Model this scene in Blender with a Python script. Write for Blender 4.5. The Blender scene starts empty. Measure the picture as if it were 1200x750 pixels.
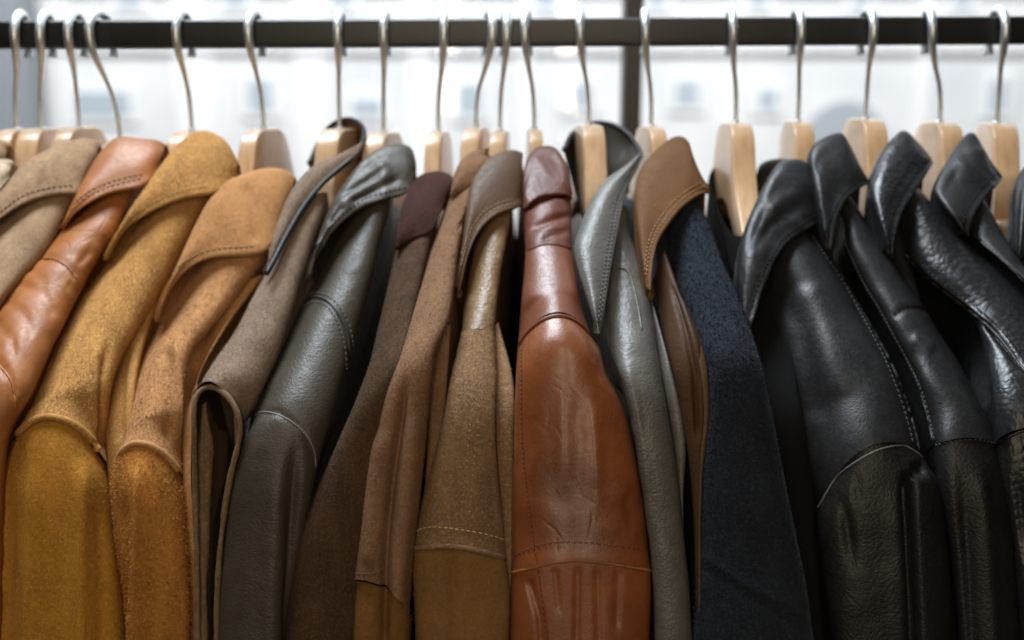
import bpy, math, random
import numpy as np
from mathutils import Vector, Euler, Matrix
random.seed(7)
RNG = np.random.default_rng(11)
SC = bpy.context.scene
COL = SC.collection
PI = math.pi

# ------------------------------------------------------------------ camera
F = 1250.0                       # focal length in photograph pixels (1200 wide)
PITCH = math.radians(12.0)
CAM = np.array([0.0, -0.95, -0.0498])
cp, sp = math.cos(PITCH), math.sin(PITCH)

def at(px, py, Y):
    """photograph pixel -> point on the upright plane at depth Y (arrays welcome)"""
    px = np.asarray(px, float); py = np.asarray(py, float); Y = np.asarray(Y, float)
    xc = (px - 600.0) / F; yc = -(py - 375.0) / F
    dy = cp + yc * sp; dz = -sp + yc * cp
    t = (Y - CAM[1]) / dy
    return np.stack([CAM[0] + t * xc, Y + 0 * t, CAM[2] + t * dz], axis=-1)

def to_px(P):
    d = P - CAM
    fw = d[..., 1] * cp - d[..., 2] * sp
    up = d[..., 1] * sp + d[..., 2] * cp
    return 600 + F * d[..., 0] / fw, 375 - F * up / fw

cd = bpy.data.cameras.new('camera'); cam = bpy.data.objects.new('camera', cd); COL.objects.link(cam)
cam.location = CAM; cam.rotation_euler = (PI / 2 - PITCH, 0, 0)
cd.sensor_width = 36; cd.lens = 36 * F / 1200; cd.clip_start = .01; cd.clip_end = 300
cd.dof.use_dof = True; cd.dof.focus_distance = .70; cd.dof.aperture_fstop = 3.2; cd.dof.aperture_blades = 0
SC.camera = cam

# ------------------------------------------------------------------ noise
def vnoise(P, seed=0):
    P = np.asarray(P, float)
    i = np.floor(P).astype(np.int64); f = P - i
    f = f * f * f * (f * (f * 6 - 15) + 10)
    def h(a, b, c):
        n = (a * 374761393 + b * 668265263 + c * 2147483647 + seed * 974711) & 0xffffffff
        n = ((n ^ (n >> 13)) * 1274126177) & 0xffffffff
        n = (n ^ (n >> 16)) & 0xffff
        return n / 32767.5 - 1.0
    x, y, z = i[..., 0], i[..., 1], i[..., 2]
    fx, fy, fz = f[..., 0], f[..., 1], f[..., 2]
    r = 0
    for dx in (0, 1):
        for dy in (0, 1):
            for dz in (0, 1):
                w = (fx if dx else 1 - fx) * (fy if dy else 1 - fy) * (fz if dz else 1 - fz)
                r = r + w * h(x + dx, y + dy, z + dz)
    return r

# ------------------------------------------------------------------ splines
def crom(P, n):
    """Catmull-Rom through rows of P (k,d), n samples in all, uniform in the control index"""
    P = np.asarray(P, float); k = len(P)
    E = np.vstack([2 * P[0] - P[1], P, 2 * P[-1] - P[-2]])
    t = np.linspace(0, k - 1, n); i = np.minimum(t.astype(int), k - 2); f = (t - i)[:, None]
    a, b, c, d = E[i], E[i + 1], E[i + 2], E[i + 3]
    return .5 * (2 * b + (c - a) * f + (2 * a - 5 * b + 4 * c - d) * f ** 2 + (3 * b - a - 3 * c + d) * f ** 3)

def resample(P, n):
    P = np.asarray(P, float)
    if len(P) > 2: P = crom(P, max(60, len(P) * 12))
    s = np.r_[0, np.cumsum(np.linalg.norm(np.diff(P, axis=0), axis=1))]
    t = np.linspace(0, s[-1], n)
    return np.stack([np.interp(t, s, P[:, j]) for j in range(P.shape[1])], 1)

# ------------------------------------------------------------------ meshes
class MB:
    def __init__(self): self.v = []; self.f = []; self.n = 0
    def add(self, V, Fc):
        V = np.asarray(V, float).reshape(-1, 3)
        self.v.append(V); self.f += [tuple(int(x) + self.n for x in q) for q in Fc]; self.n += len(V)
    def grid(self, G, flip=False, close_u=False):
        nv, nu = G.shape[:2]; q = []
        for i in range(nv - 1):
            for j in range(nu if close_u else nu - 1):
                a = i * nu + j; b = i * nu + (j + 1) % nu
                c = b + nu; d = a + nu
                q.append((a, d, c, b) if flip else (a, b, c, d))
        self.add(G.reshape(-1, 3), q)
    def box(self, lo, hi):
        x0, y0, z0 = lo; x1, y1, z1 = hi
        V = [(x0,y0,z0),(x1,y0,z0),(x1,y1,z0),(x0,y1,z0),(x0,y0,z1),(x1,y0,z1),(x1,y1,z1),(x0,y1,z1)]
        self.add(V, [(3,2,1,0),(4,5,6,7),(0,1,5,4),(1,2,6,5),(2,3,7,6),(3,0,4,7)])
    def tube(self, P, r, k=8, caps=True):
        P = np.asarray(P, float); n = len(P)
        r = np.full(n, r) if np.isscalar(r) else np.asarray(r)
        T = np.gradient(P, axis=0); T /= np.linalg.norm(T, axis=1)[:, None] + 1e-12
        up = np.array([0, 0, 1.]) if abs(T[0][2]) < .9 else np.array([1., 0, 0])
        N = np.cross(T[0], up); N /= np.linalg.norm(N); rows = []
        for i in range(n):
            N = N - T[i] * (N @ T[i]); N /= np.linalg.norm(N) + 1e-12
            B = np.cross(T[i], N)
            a = np.arange(k) * 2 * PI / k
            rows.append(P[i] + r[i] * (np.cos(a)[:, None] * N + np.sin(a)[:, None] * B))
        n0 = self.n
        self.grid(np.array(rows), close_u=True)
        if caps:
            self.f.append(tuple(n0 + j for j in range(k))[::-1])
            self.f.append(tuple(n0 + (n - 1) * k + j for j in range(k)))
    def build(self, name, mat, parent=None, smooth=True, bevel=0, origin=None):
        me = bpy.data.meshes.new(name)
        V = np.vstack(self.v)
        org = np.array(origin if origin is not None else ((0, 0, 0) if parent is None else ROOT[parent.name]), float)
        me.from_pydata((V - org).tolist(), [], self.f)
        me.validate(); me.update()
        if smooth: me.polygons.foreach_set('use_smooth', [True] * len(me.polygons))
        me.materials.append(mat)
        o = bpy.data.objects.new(name, me); COL.objects.link(o)
        if parent is not None:
            o.parent = parent; o.location = Vector(org - ROOT[parent.name])
        else: o.location = Vector(org)
        ROOT[o.name] = org
        if bevel:
            b = o.modifiers.new('bevel', 'BEVEL'); b.width = bevel; b.segments = 3; b.limit_method = 'ANGLE'
        return o
ROOT = {}

def tag(o, label=None, cat=None, group=None, kind=None):
    for k, v in (('label', label), ('category', cat), ('group', group), ('kind', kind)):
        if v: o[k] = v
def thing(name, loc, label, cat, group=None):
    o = bpy.data.objects.new(name, None); COL.objects.link(o); o.location = loc
    o.empty_display_size = .05
    ROOT[o.name] = np.array(loc, float); tag(o, label, cat, group); return o

# ------------------------------------------------------------------ materials
def newmat(name):
    m = bpy.data.materials.new(name); m.use_nodes = True
    nt = m.node_tree; b = nt.nodes['Principled BSDF']
    return m, nt, b
def node(nt, t, **kw):
    n = nt.nodes.new(t)
    for k, v in kw.items():
        if k in n.inputs: n.inputs[k].default_value = v
        else: setattr(n, k, v)
    return n
def ramp(nt, src, stops):
    r = nt.nodes.new('ShaderNodeValToRGB'); el = r.color_ramp.elements
    while len(el) < len(stops): el.new(.5)
    for e, (p, c) in zip(el, stops):
        e.position = p; e.color = (*c, 1) if len(c) == 3 else c
    nt.links.new(src, r.inputs[0]); return r
def math_(nt, op, a, b=None):
    n = nt.nodes.new('ShaderNodeMath'); n.operation = op
    for i, x in enumerate((a, b)):
        if x is None: continue
        if isinstance(x, (int, float)): n.inputs[i].default_value = x
        else: nt.links.new(x, n.inputs[i])
    return n.outputs[0]
def mul(c, k): return tuple(min(1, x * k) for x in c)

def leather(name, col, rough=.42, grain=420, gd=.35, crease=26, cd_=.5, var=.25, spec=.4, worn=None, worn_amt=.3, coat=0.0):
    m, nt, b = newmat(name); L = nt.links.new
    tc = node(nt, 'ShaderNodeTexCoord').outputs['Object']
    warp = node(nt, 'ShaderNodeTexNoise', Scale=35.0, Detail=2.0)
    L(tc, warp.inputs['Vector'])
    wv = node(nt, 'ShaderNodeMixRGB', Fac=.02); wv.blend_type = 'ADD'
    L(tc, wv.inputs[1]); L(warp.outputs['Color'], wv.inputs[2])
    big = node(nt, 'ShaderNodeTexNoise', Scale=14.0, Detail=4.0, Roughness=.6); L(tc, big.inputs['Vector'])
    fine = node(nt, 'ShaderNodeTexNoise', Scale=260.0, Detail=3.0, Roughness=.6); L(tc, fine.inputs['Vector'])
    peb = node(nt, 'ShaderNodeTexVoronoi', Scale=float(grain)); L(wv.outputs[0], peb.inputs['Vector'])
    cre = node(nt, 'ShaderNodeTexVoronoi', Scale=float(crease)); cre.feature = 'DISTANCE_TO_EDGE'
    w2 = node(nt, 'ShaderNodeTexNoise', Scale=16.0, Detail=1.5, Roughness=.5); L(tc, w2.inputs['Vector'])
    wv2 = node(nt, 'ShaderNodeMixRGB', Fac=.03); wv2.blend_type = 'ADD'; L(tc, wv2.inputs[1]); L(w2.outputs['Color'], wv2.inputs[2])
    L(wv2.outputs[0], cre.inputs['Vector'])
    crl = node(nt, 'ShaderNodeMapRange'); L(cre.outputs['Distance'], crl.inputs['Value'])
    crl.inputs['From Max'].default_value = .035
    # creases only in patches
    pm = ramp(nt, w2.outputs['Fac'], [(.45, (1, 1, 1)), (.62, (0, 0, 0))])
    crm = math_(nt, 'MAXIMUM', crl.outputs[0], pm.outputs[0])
    c = ramp(nt, big.outputs['Fac'], [(.28, mul(col, 1 - var)), (.52, col), (.75, mul(col, 1 + var))])
    out = c.outputs[0]
    if worn:
        wn = node(nt, 'ShaderNodeTexNoise', Scale=45.0, Detail=6.0, Roughness=.72); L(tc, wn.inputs['Vector'])
        wr = ramp(nt, wn.outputs['Fac'], [(.50, (0, 0, 0)), (.72, (worn_amt,) * 3)])
        mx = node(nt, 'ShaderNodeMixRGB'); L(wr.outputs[0], mx.inputs[0]); L(out, mx.inputs[1]); mx.inputs[2].default_value = (*worn, 1); out = mx.outputs[0]
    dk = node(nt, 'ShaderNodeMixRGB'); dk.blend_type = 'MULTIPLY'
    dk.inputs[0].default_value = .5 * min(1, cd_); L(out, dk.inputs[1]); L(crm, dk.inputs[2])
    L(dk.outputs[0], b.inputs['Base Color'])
    rr = ramp(nt, fine.outputs['Fac'], [(.3, (rough - .08,) * 3), (.7, (rough + .10,) * 3)])
    L(rr.outputs[0], b.inputs['Roughness'])
    b.inputs['Specular IOR Level'].default_value = spec
    if coat: b.inputs['Coat Weight'].default_value = coat; b.inputs['Coat Roughness'].default_value = .22
    h1 = math_(nt, 'MULTIPLY', peb.outputs['Distance'], -1.0)
    b1 = node(nt, 'ShaderNodeBump', Strength=gd, Distance=.00035); L(h1, b1.inputs['Height'])
    b2 = node(nt, 'ShaderNodeBump', Strength=cd_ * .45, Distance=.0006); L(crm, b2.inputs['Height']); L(b1.outputs[0], b2.inputs['Normal'])
    mid = node(nt, 'ShaderNodeTexNoise', Scale=70.0, Detail=4.0, Roughness=.6); L(tc, mid.inputs['Vector'])
    b3 = node(nt, 'ShaderNodeBump', Strength=.22, Distance=.0012); L(mid.outputs['Fac'], b3.inputs['Height']); L(b2.outputs[0], b3.inputs['Normal'])
    L(b3.outputs[0], b.inputs['Normal'])
    return m

def suede(name, col, var=.22, scale=680, bump=.75, sheen=.35, tint=None, mott=.3, flecks=None, rough=.92):
    m, nt, b = newmat(name); L = nt.links.new
    tc = node(nt, 'ShaderNodeTexCoord').outputs['Object']
    big = node(nt, 'ShaderNodeTexNoise', Scale=22.0, Detail=5.0, Roughness=.65); L(tc, big.inputs['Vector'])
    fin = node(nt, 'ShaderNodeTexNoise', Scale=float(scale), Detail=3.0, Roughness=.7); L(tc, fin.inputs['Vector'])
    midn = node(nt, 'ShaderNodeTexNoise', Scale=scale * .42, Detail=4.0, Roughness=.7); L(tc, midn.inputs['Vector'])
    mpb = node(nt, 'ShaderNodeMapping'); L(tc, mpb.inputs[0]); mpb.inputs['Scale'].default_value = (1.5, 1.0, .55); L(mpb.outputs[0], big.inputs['Vector'])
    big.inputs['Scale'].default_value = 42.0; big.inputs['Detail'].default_value = 7.0
    c1 = ramp(nt, big.outputs['Fac'], [(.34, mul(col, 1 - mott * .8)), (.52, col), (.68, mul(col, 1 + mott * .8))])
    c2 = ramp(nt, midn.outputs['Fac'], [(.3, (1 - var,) * 3), (.7, (1, 1, 1))])
    mx = node(nt, 'ShaderNodeMixRGB', Fac=1.0); mx.blend_type = 'MULTIPLY'; L(c1.outputs[0], mx.inputs[1]); L(c2.outputs[0], mx.inputs[2])
    out = mx.outputs[0]
    if flecks:
        fr = ramp(nt, fin.outputs['Fac'], [(.52, (0, 0, 0)), (.66, (.6,) * 3)])
        m2 = node(nt, 'ShaderNodeMixRGB'); L(fr.outputs[0], m2.inputs[0]); L(out, m2.inputs[1]); m2.inputs[2].default_value = (*flecks, 1); out = m2.outputs[0]
    L(out, b.inputs['Base Color'])
    b.inputs['Roughness'].default_value = rough; b.inputs['Specular IOR Level'].default_value = .2
    b.inputs['Sheen Weight'].default_value = sheen * .5; b.inputs['Sheen Roughness'].default_value = .45
    b.inputs['Sheen Tint'].default_value = (*(tint or mul(col, 2.2)), 1)
    s = math_(nt, 'ADD', math_(nt, 'MULTIPLY', fin.outputs['Fac'], .6), math_(nt, 'MULTIPLY', midn.outputs['Fac'], 1.0))
    b1 = node(nt, 'ShaderNodeBump', Strength=bump, Distance=.0007); L(s, b1.inputs['Height'])
    L(b1.outputs[0], b.inputs['Normal'])
    return m

def plain(name, col, rough=.5, metal=0, spec=.5, bump=0, bscale=200):
    m, nt, b = newmat(name); L = nt.links.new
    tc = node(nt, 'ShaderNodeTexCoord').outputs['Object']
    n = node(nt, 'ShaderNodeTexNoise', Scale=60.0, Detail=4.0); L(tc, n.inputs['Vector'])
    c = ramp(nt, n.outputs['Fac'], [(.3, mul(col, .85)), (.7, mul(col, 1.12))]); L(c.outputs[0], b.inputs['Base Color'])
    b.inputs['Roughness'].default_value = rough; b.inputs['Metallic'].default_value = metal; b.inputs['Specular IOR Level'].default_value = spec
    if bump:
        n2 = node(nt, 'ShaderNodeTexNoise', Scale=float(bscale), Detail=3.0); L(tc, n2.inputs['Vector'])
        bp = node(nt, 'ShaderNodeBump', Strength=bump, Distance=.001); L(n2.outputs['Fac'], bp.inputs['Height']); L(bp.outputs[0], b.inputs['Normal'])
    return m

def wood(name, c1, c2):
    m, nt, b = newmat(name); L = nt.links.new
    tc = node(nt, 'ShaderNodeTexCoord').outputs['Object']
    mp = node(nt, 'ShaderNodeMapping'); L(tc, mp.inputs[0]); mp.inputs['Scale'].default_value = (220, 18, 60)
    n = node(nt, 'ShaderNodeTexNoise', Scale=1.0, Detail=5.0, Roughness=.6); L(mp.outputs[0], n.inputs['Vector'])
    c = ramp(nt, n.outputs['Fac'], [(.3, c2), (.6, c1)]); L(c.outputs[0], b.inputs['Base Color'])
    b.inputs['Roughness'].default_value = .35
    b.inputs['Coat Weight'].default_value = .8; b.inputs['Coat Roughness'].default_value = .25
    return m

# ------------------------------------------------------------------ garment surfaces
def yprof(knee, off=0.0, y0=150., top=-.042, tip=-.252):
    def fn(py):
        py = np.asarray(py, float)
        t = (py - y0) / (knee - y0)
        a = top + (tip - top) * np.clip(t, -.3, 3)
        bq = tip - .032 * np.clip((py - knee) / 400., -2, 1.6)
        k = .012                                   # soft knee
        d = (a - bq) / k
        sm = np.where(d > 30, a, np.where(d < -30, bq, bq + k * np.log1p(np.exp(np.clip(d, -40, 40)))))
        return sm + off
    return fn

def polydist(X, Yv, path):
    """distance to a polyline in photograph pixels, signed side, and position along it (0..1)"""
    path = np.asarray(path, float); best = np.full(X.shape, 1e9); pos = np.zeros(X.shape); side = np.zeros(X.shape)
    seg = np.linalg.norm(np.diff(path, axis=0), axis=1); tot = seg.sum(); acc = 0
    for i in range(len(path) - 1):
        a, b = path[i], path[i + 1]; d = b - a; l2 = d @ d + 1e-9
        t = np.clip(((X - a[0]) * d[0] + (Yv - a[1]) * d[1]) / l2, 0, 1)
        ex = X - (a[0] + t * d[0]); ey = Yv - (a[1] + t * d[1]); dist = np.hypot(ex, ey)
        m = dist < best
        best = np.where(m, dist, best); pos = np.where(m, (acc + t * seg[i]) / tot, pos)
        side = np.where(m, np.sign(ex * d[1] - ey * d[0]), side); acc += seg[i]
    return best, side, pos

def fold_disp(PX, PY, folds):
    D = np.zeros(PX.shape)
    for f in folds:
        path, w, a = f[0], f[1], f[2]; kind = f[3] if len(f) > 3 else 'g'; fade = f[4] if len(f) > 4 else .12
        fade0, fade1 = fade if isinstance(fade, tuple) else (fade, fade)
        dist, side, pos = polydist(PX, PY, path)
        win = np.clip(pos / max(fade0, 1e-3), 0, 1) if fade0 > 0 else 1.0
        win = win * (np.clip((1 - pos) / max(fade1, 1e-3), 0, 1) if fade1 > 0 else 1.0)
        if not np.isscalar(win): win = win * win * (3 - 2 * win)
        if kind == 'g': D += a * np.exp(-(dist / w) ** 2) * win
        elif kind == 'c': D += a * np.exp(-dist / w) * win          # sharp crease
        elif kind == 's': D += a * np.exp(-dist / w) * win * (side > 0)   # a lip: one side only
    return D

def normals(G):
    du = np.gradient(G, axis=1); dv = np.gradient(G, axis=0)
    n = np.cross(du, dv); n /= np.linalg.norm(n, axis=2)[..., None] + 1e-12
    s = np.sign(np.sum(n * (CAM - G), axis=2)); s = np.where(np.sum(s, axis=None) >= 0, 1, -1)
    return n * s

class Surf:
    """a finished grid with its visible columns, for laying stitches and piping on it"""
    def __init__(self, G): self.G = G; self.PX, self.PY = to_px(G); self.N = normals(G)
    def at(self, pts):
        out = []; nn = []
        nv, nu = self.PX.shape
        for (x, y) in pts:
            d = (self.PX - x) ** 2 + (self.PY - y) ** 2
            k = int(np.argmin(d)); i, j = k // nu, k % nu
            i0 = min(max(i, 1), nv - 2); j0 = min(max(j, 1), nu - 2)
            # local linear solve
            A = np.array([[(self.PX[i0, j0 + 1] - self.PX[i0, j0 - 1]) / 2, (self.PX[i0 + 1, j0] - self.PX[i0 - 1, j0]) / 2],
                          [(self.PY[i0, j0 + 1] - self.PY[i0, j0 - 1]) / 2, (self.PY[i0 + 1, j0] - self.PY[i0 - 1, j0]) / 2]])
            r = np.array([x - self.PX[i0, j0], y - self.PY[i0, j0]])
            try: s = np.clip(np.linalg.solve(A, r), -1, 1)
            except Exception: s = np.zeros(2)
            G = self.G
            p = G[i0, j0] + s[0] * (G[i0, j0 + 1] - G[i0, j0 - 1]) / 2 + s[1] * (G[i0 + 1, j0] - G[i0 - 1, j0]) / 2
            out.append(p); nn.append(self.N[i0, j0])
        P = np.array(out); N = np.array(nn)
        if len(P) > 6:
            k = np.array([1, 2, 3, 2, 1.]) / 9
            Q = np.vstack([P[:1].repeat(2, 0), P, P[-1:].repeat(2, 0)])
            P = sum(k[q] * Q[q:q + len(P)] for q in range(5))
        return P, N
    def line(self, path, off=.0004, step=2.0):
        path = np.asarray(path, float)
        n = max(8, int(np.linalg.norm(np.diff(path, axis=0), axis=1).sum() / step))
        P, N = self.at(resample(path, n)); return P + N * off, N

def loft(stations, yf, nu=56, per=10, dr=None, ext=.10, inward=.010, folds=(), wr=(), p=1.0, close=False, roll=None, bow=.10, drmax=.048, eb=(0, 0)):
    """stations: (L, M or None, R) photograph points down the garment. Returns the grid and the span of the visible columns."""
    L = np.array([s[0] for s in stations], float); R = np.array([s[2] for s in stations], float)
    M = np.array([s[1] if s[1] is not None else ((s[0][0] + s[2][0]) / 2, (s[0][1] + s[2][1]) / 2 - bow * math.hypot(s[2][0] - s[0][0], s[2][1] - s[0][1])) for s in stations], float)
    nv = per * (len(stations) - 1) + 1
    L, M, R = crom(L, nv), crom(M, nv), crom(R, nv)
    YM = yf(M[:, 1])
    s = np.linspace(-1, 1, nu); u = np.sin(s * PI / 2)
    u = np.sign(u) * np.abs(u) ** p
    lq = u * (u - 1) / 2; mq = 1 - u * u; rq = u * (u + 1) / 2
    PX = lq * L[:, :1] + mq * M[:, :1] + rq * R[:, :1]
    PY = lq * L[:, 1:] + mq * M[:, 1:] + rq * R[:, 1:]
    wid = np.linalg.norm(R - L, axis=1) * (YM - CAM[1]) / F
    DR = np.clip(.55 * wid, .008, drmax) if dr is None else np.full(nv, dr)
    Y = YM[:, None] + DR[:, None] * (1 - np.sqrt(np.clip(1 - np.abs(s) ** 2.2, 0, 1)))
    G = at(PX, PY, Y)
    # back of the arch: perpendicular to the ridge, then in towards the axis
    ridge = at(M[:, 0], M[:, 1], YM); T = np.gradient(ridge, axis=0)
    T[:, 0] = 0; T /= np.linalg.norm(T, axis=1)[:, None] + 1e-9
    inn = np.stack([0 * T[:, 0], -T[:, 2], T[:, 1]], 1); inn[inn[:, 1] < 0] *= -1
    cx = (G[:, 0, 0] + G[:, -1, 0]) / 2
    hw = np.abs(G[:, -1, 0] - G[:, 0, 0]) / 2
    cols_l, cols_r = [], []
    for k in range(1, 6):
        q = k / 5.
        for side, store in ((0, cols_l), (-1, cols_r)):
            c = G[:, side] + inn * (ext * q)
            sh = np.minimum(inward * q ** 1.3, hw * .8) * (1 if side == 0 else -1)
            c[:, 0] += sh
            store.append(c)
    D = fold_disp(PX, PY, folds)
    ln = np.r_[0, np.cumsum(np.linalg.norm(np.diff(ridge, axis=0), axis=1))]
    if roll:
        a, w = roll
        D += a * np.exp(-((ln[-1] - ln)[:, None] / w) ** 2)
    VV = ln[:, None] + 0 * PX; UU = (wid[:, None] * u[None] / 2)
    for (amp, fv, fu, seed) in wr:
        nz = vnoise(np.stack([VV * fv, UU * fu, 0 * UU + seed * 3.7], -1), seed) + .5 * vnoise(np.stack([VV * fv * 2.1, UU * fu * 2.1, 0 * UU + seed], -1), seed + 5)
        D += amp * nz
    edge = np.clip((1 - np.abs(s)) * 4, 0, 1) * .75 + .25
    G = G + normals(G) * (D * edge)[..., None]
    full = np.concatenate([np.stack(cols_l[::-1], 1), G, np.stack(cols_r, 1)], 1)
    if close:
        a = full[:, -1]; b = full[:, 0]
        back = [a + (b - a) * t + np.array([0, .012 * math.sin(PI * t), 0]) for t in (.25, .5, .75, 1.0)]
        full = np.concatenate([full, np.stack(back, 1)], 1)
    return full, Surf(G), dict(L=L, M=M, R=R, YM=YM, ridge=ridge)

def patch(A, B, yf, nu=60, nw=22, off=-.012, dr=.022, bulge=.0065, YA=None, YB=None, wr=(), hem=.0012, hemw=.16, folds=(), rollback=True):
    """collar leaf between two pixel polylines (fold edge A, hem B)"""
    n = max(len(A), len(B)) * 16
    a = resample(A, nu); b = resample(B, nu)
    t = np.linspace(-1, 1, nu); w = np.linspace(0, 1, nw)
    dr = dr * 1.15
    set_ = dr * (1 - np.sqrt(np.clip(1 - np.abs(t * .985) ** 2.4, 0, 1)))
    ya = yf(a[:, 1]) + off + set_ if YA is None else np.interp(t, np.linspace(-1, 1, len(YA)), YA)
    yb = yf(b[:, 1]) + off + set_ if YB is None else np.interp(t, np.linspace(-1, 1, len(YB)), YB)
    PX = a[None, :, 0] * (1 - w[:, None]) + b[None, :, 0] * w[:, None]
    PY = a[None, :, 1] * (1 - w[:, None]) + b[None, :, 1] * w[:, None]
    Y = ya[None] * (1 - w[:, None]) + yb[None] * w[:, None] - bulge * (np.sin(PI * np.clip(w, 0, 1) ** .75)[:, None]) * (1 - .35 * np.abs(t[None]))
    G = at(PX, PY, Y)
    D = fold_disp(PX, PY, folds) + hem * np.exp(-((1 - w) / hemw) ** 2)[:, None] * 1.0
    for (amp, fv, fu, seed) in wr:
        if seed < 0:      # creases: ridged noise
            q = np.stack([G[..., 2] * fv + G[..., 0] * fu * .6, G[..., 0] * fu, 0 * PX - seed], -1)
            D = D + amp * (np.abs(vnoise(q, -seed)) * -1.6 + .4 + .4 * np.abs(vnoise(q * 2.3, 3 - seed)) * -1.0); continue
        D = D + amp * (vnoise(np.stack([G[..., 2] * fv, G[..., 0] * fu, 0 * PX + seed * 1.3], -1), seed) + .5 * vnoise(np.stack([G[..., 2] * fv * 2.2, G[..., 0] * fu * 2.2, 0 * PX + seed], -1), seed + 3))
    edge = np.clip(np.minimum(w, 1.15 - w) * 6, 0, 1)[:, None]
    G = G + normals(G) * (D * edge)[..., None]
    S = Surf(G)
    rows = [G]
    if rollback:   # the fold rolls over and goes down inside as the stand
        top = G[0]; pre = []
        for (dy, dz) in ((.004, .0022), (.009, .0024), (.013, -.001), (.015, -.008), (.016, -.03)):
            pre.append(top + np.array([0, dy, dz]))
        rows = [np.stack(pre[::-1], 0), G]
    # hem turns under
    hemrow = G[-1]; N = S.N[-1]
    post = [hemrow - N * .0018 , hemrow - N * .0032 + (G[-2] - G[-1]) * .5, G[-4] - S.N[-4] * .0036, G[-8] - S.N[-8] * .0036]
    rows.append(np.stack(post, 0))
    return np.concatenate(rows, 0), S

def fibres(mb, S, n, ln=.0013, w=.00008, rgn=None):
    ln *= .75; n = int(n * 1.15)
    nv, nu = S.PX.shape
    i = RNG.integers(0, nv - 1, n); j = RNG.integers(0, nu - 1, n)
    a = RNG.random((n, 1)); b = RNG.random((n, 1)); G = S.G
    P = G[i, j] * (1 - a) * (1 - b) + G[i + 1, j] * a * (1 - b) + G[i, j + 1] * (1 - a) * b + G[i + 1, j + 1] * a * b
    ok = (S.PY[i, j] < 800) & (S.PX[i, j] > -30) & (S.PX[i, j] < 1230)
    P = P[ok]; N = S.N[i, j][ok]; n = len(P)
    r = RNG.normal(size=(n, 3)); d = N * .38 + r * .45 + np.array([0, 0, -.35]); d /= np.linalg.norm(d, axis=1)[:, None]
    l = ln * (.4 + RNG.random((n, 1)))
    q = np.cross(d, N + .15 * RNG.normal(size=(n, 3))); q /= np.linalg.norm(q, axis=1)[:, None]
    mid = P + d * l * .55 + RNG.normal(size=(n, 3)) * l * .12
    V = np.stack([P - q * w - N * .0003, P + q * w - N * .0003, mid + q * w * .8, P + d * l + r * l * .15], 1)
    base = np.arange(n) * 4
    mb.add(V.reshape(-1, 3), np.stack([base, base + 1, base + 2, base + 3], 1))

def stitches(S, path, mat, parent, length=.0028, gap=.0013, r=.00042, off=.0005, name='stitching', double=None):
    mb = MB()
    for pth in ([path] if double is None else [path, double]):
        P, N = S.line(pth, off, 1.2)
        s = np.r_[0, np.cumsum(np.linalg.norm(np.diff(P, axis=0), axis=1))]; x = .0005
        while x + length < s[-1]:
            t = np.linspace(x, x + length, 5)
            Q = np.stack([np.interp(t, s, P[:, k]) for k in range(3)], 1)
            M_ = np.stack([np.interp(t, s, N[:, k]) for k in range(3)], 1)
            Q = Q + M_ * (np.array([-.0005, .0001, .0002, .0001, -.0005])[:, None])
            mb.tube(Q, np.array([r * .7, r, r, r, r * .7]), 5); x += length + gap * random.uniform(.8, 1.3)
    if mb.n: return mb.build(name, mat, parent)
def piping(S, path, mat, parent, r=.0011, off=.0002, name='seam'):
    mb = MB(); P, N = S.line(path, off, 1.5)
    r_ = np.full(len(P), r); r_[:3] *= (.3, .6, .9); r_[-3:] *= (.9, .6, .3)
    mb.tube(P, r_, 8); return mb.build(name, mat, parent)

def shell(mb, info_list, X0, X1, t=.014, zlow=-.62, back=.2):
    """front and back panels of the coat hanging below the shoulders, both halves"""
    rid = np.vstack([i['ridge'] for i in info_list]); o = np.argsort(-rid[:, 1]); rid = rid[o]
    ys = np.linspace(-.215, back, 40)
    rows = []
    for y in ys:
        ya = min(abs(y) + 1e-4, .26)
        z = np.interp(-ya, rid[::-1, 1], rid[::-1, 2]) - .016 - 1.15 * max(0., ya + rid[-1, 1])
        if abs(y) < .06: z = min(z, np.interp(-.06, rid[::-1, 1], rid[::-1, 2]) - .018)
        x = X0 + (X1 - X0) * (-y / .25)
        tt = t * math.sqrt(max(.02, 1 - (abs(y) / .222) ** 6))
        prof = [(-tt * 1.15, zlow), (-tt * 1.1, z - .16), (-tt, z - .07), (-tt * .9, z - .025), (-tt * .6, z - .007), (-tt * .25, z - .0008), (tt * .25, z - .0008), (tt * .6, z - .007), (tt * .9, z - .025), (tt, z - .07), (tt * 1.1, z - .16), (tt * 1.15, zlow)]
        rows.append([(x + a, y, b) for a, b in prof])
    G = np.array(rows)
    mb.grid(G, flip=True)
    for r in (G[0], G[-1]):
        c = np.stack([r[:6], r[:5:-1]], 1); mb.grid(c)
WORLD_S, FACADE_P, WIN_P, SHOP_P, EXPO = 1.2, 12000, 82, 5.0, 0.05

# ================================================================== garment materials
M_ = {}
M_['taupe'] = suede('taupe_suede', (.32, .20, .115), flecks=(.44, .31, .20))
M_['cream'] = suede('cream_suede', (.50, .38, .26))
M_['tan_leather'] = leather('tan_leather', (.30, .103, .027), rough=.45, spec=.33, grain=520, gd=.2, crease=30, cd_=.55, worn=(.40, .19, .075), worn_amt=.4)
M_['mustard'] = suede('mustard_suede', (.40, .192, .052), flecks=(.66, .44, .21), mott=.28)
M_['mustard_low'] = suede('mustard_suede_sleeve', (.41, .182, .024), flecks=(.54, .30, .07), mott=.22, sheen=.12)  # sleeve's own tint, plus some warm lower light put into the colour
M_['ochre'] = suede('ochre_suede', (.42, .20, .078), flecks=(.68, .43, .24), mott=.3, scale=800)
M_['ochre_low'] = suede('ochre_suede_sleeve', (.39, .16, .032), flecks=(.56, .27, .07), mott=.3, sheen=.15, scale=520, bump=.9)
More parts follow.
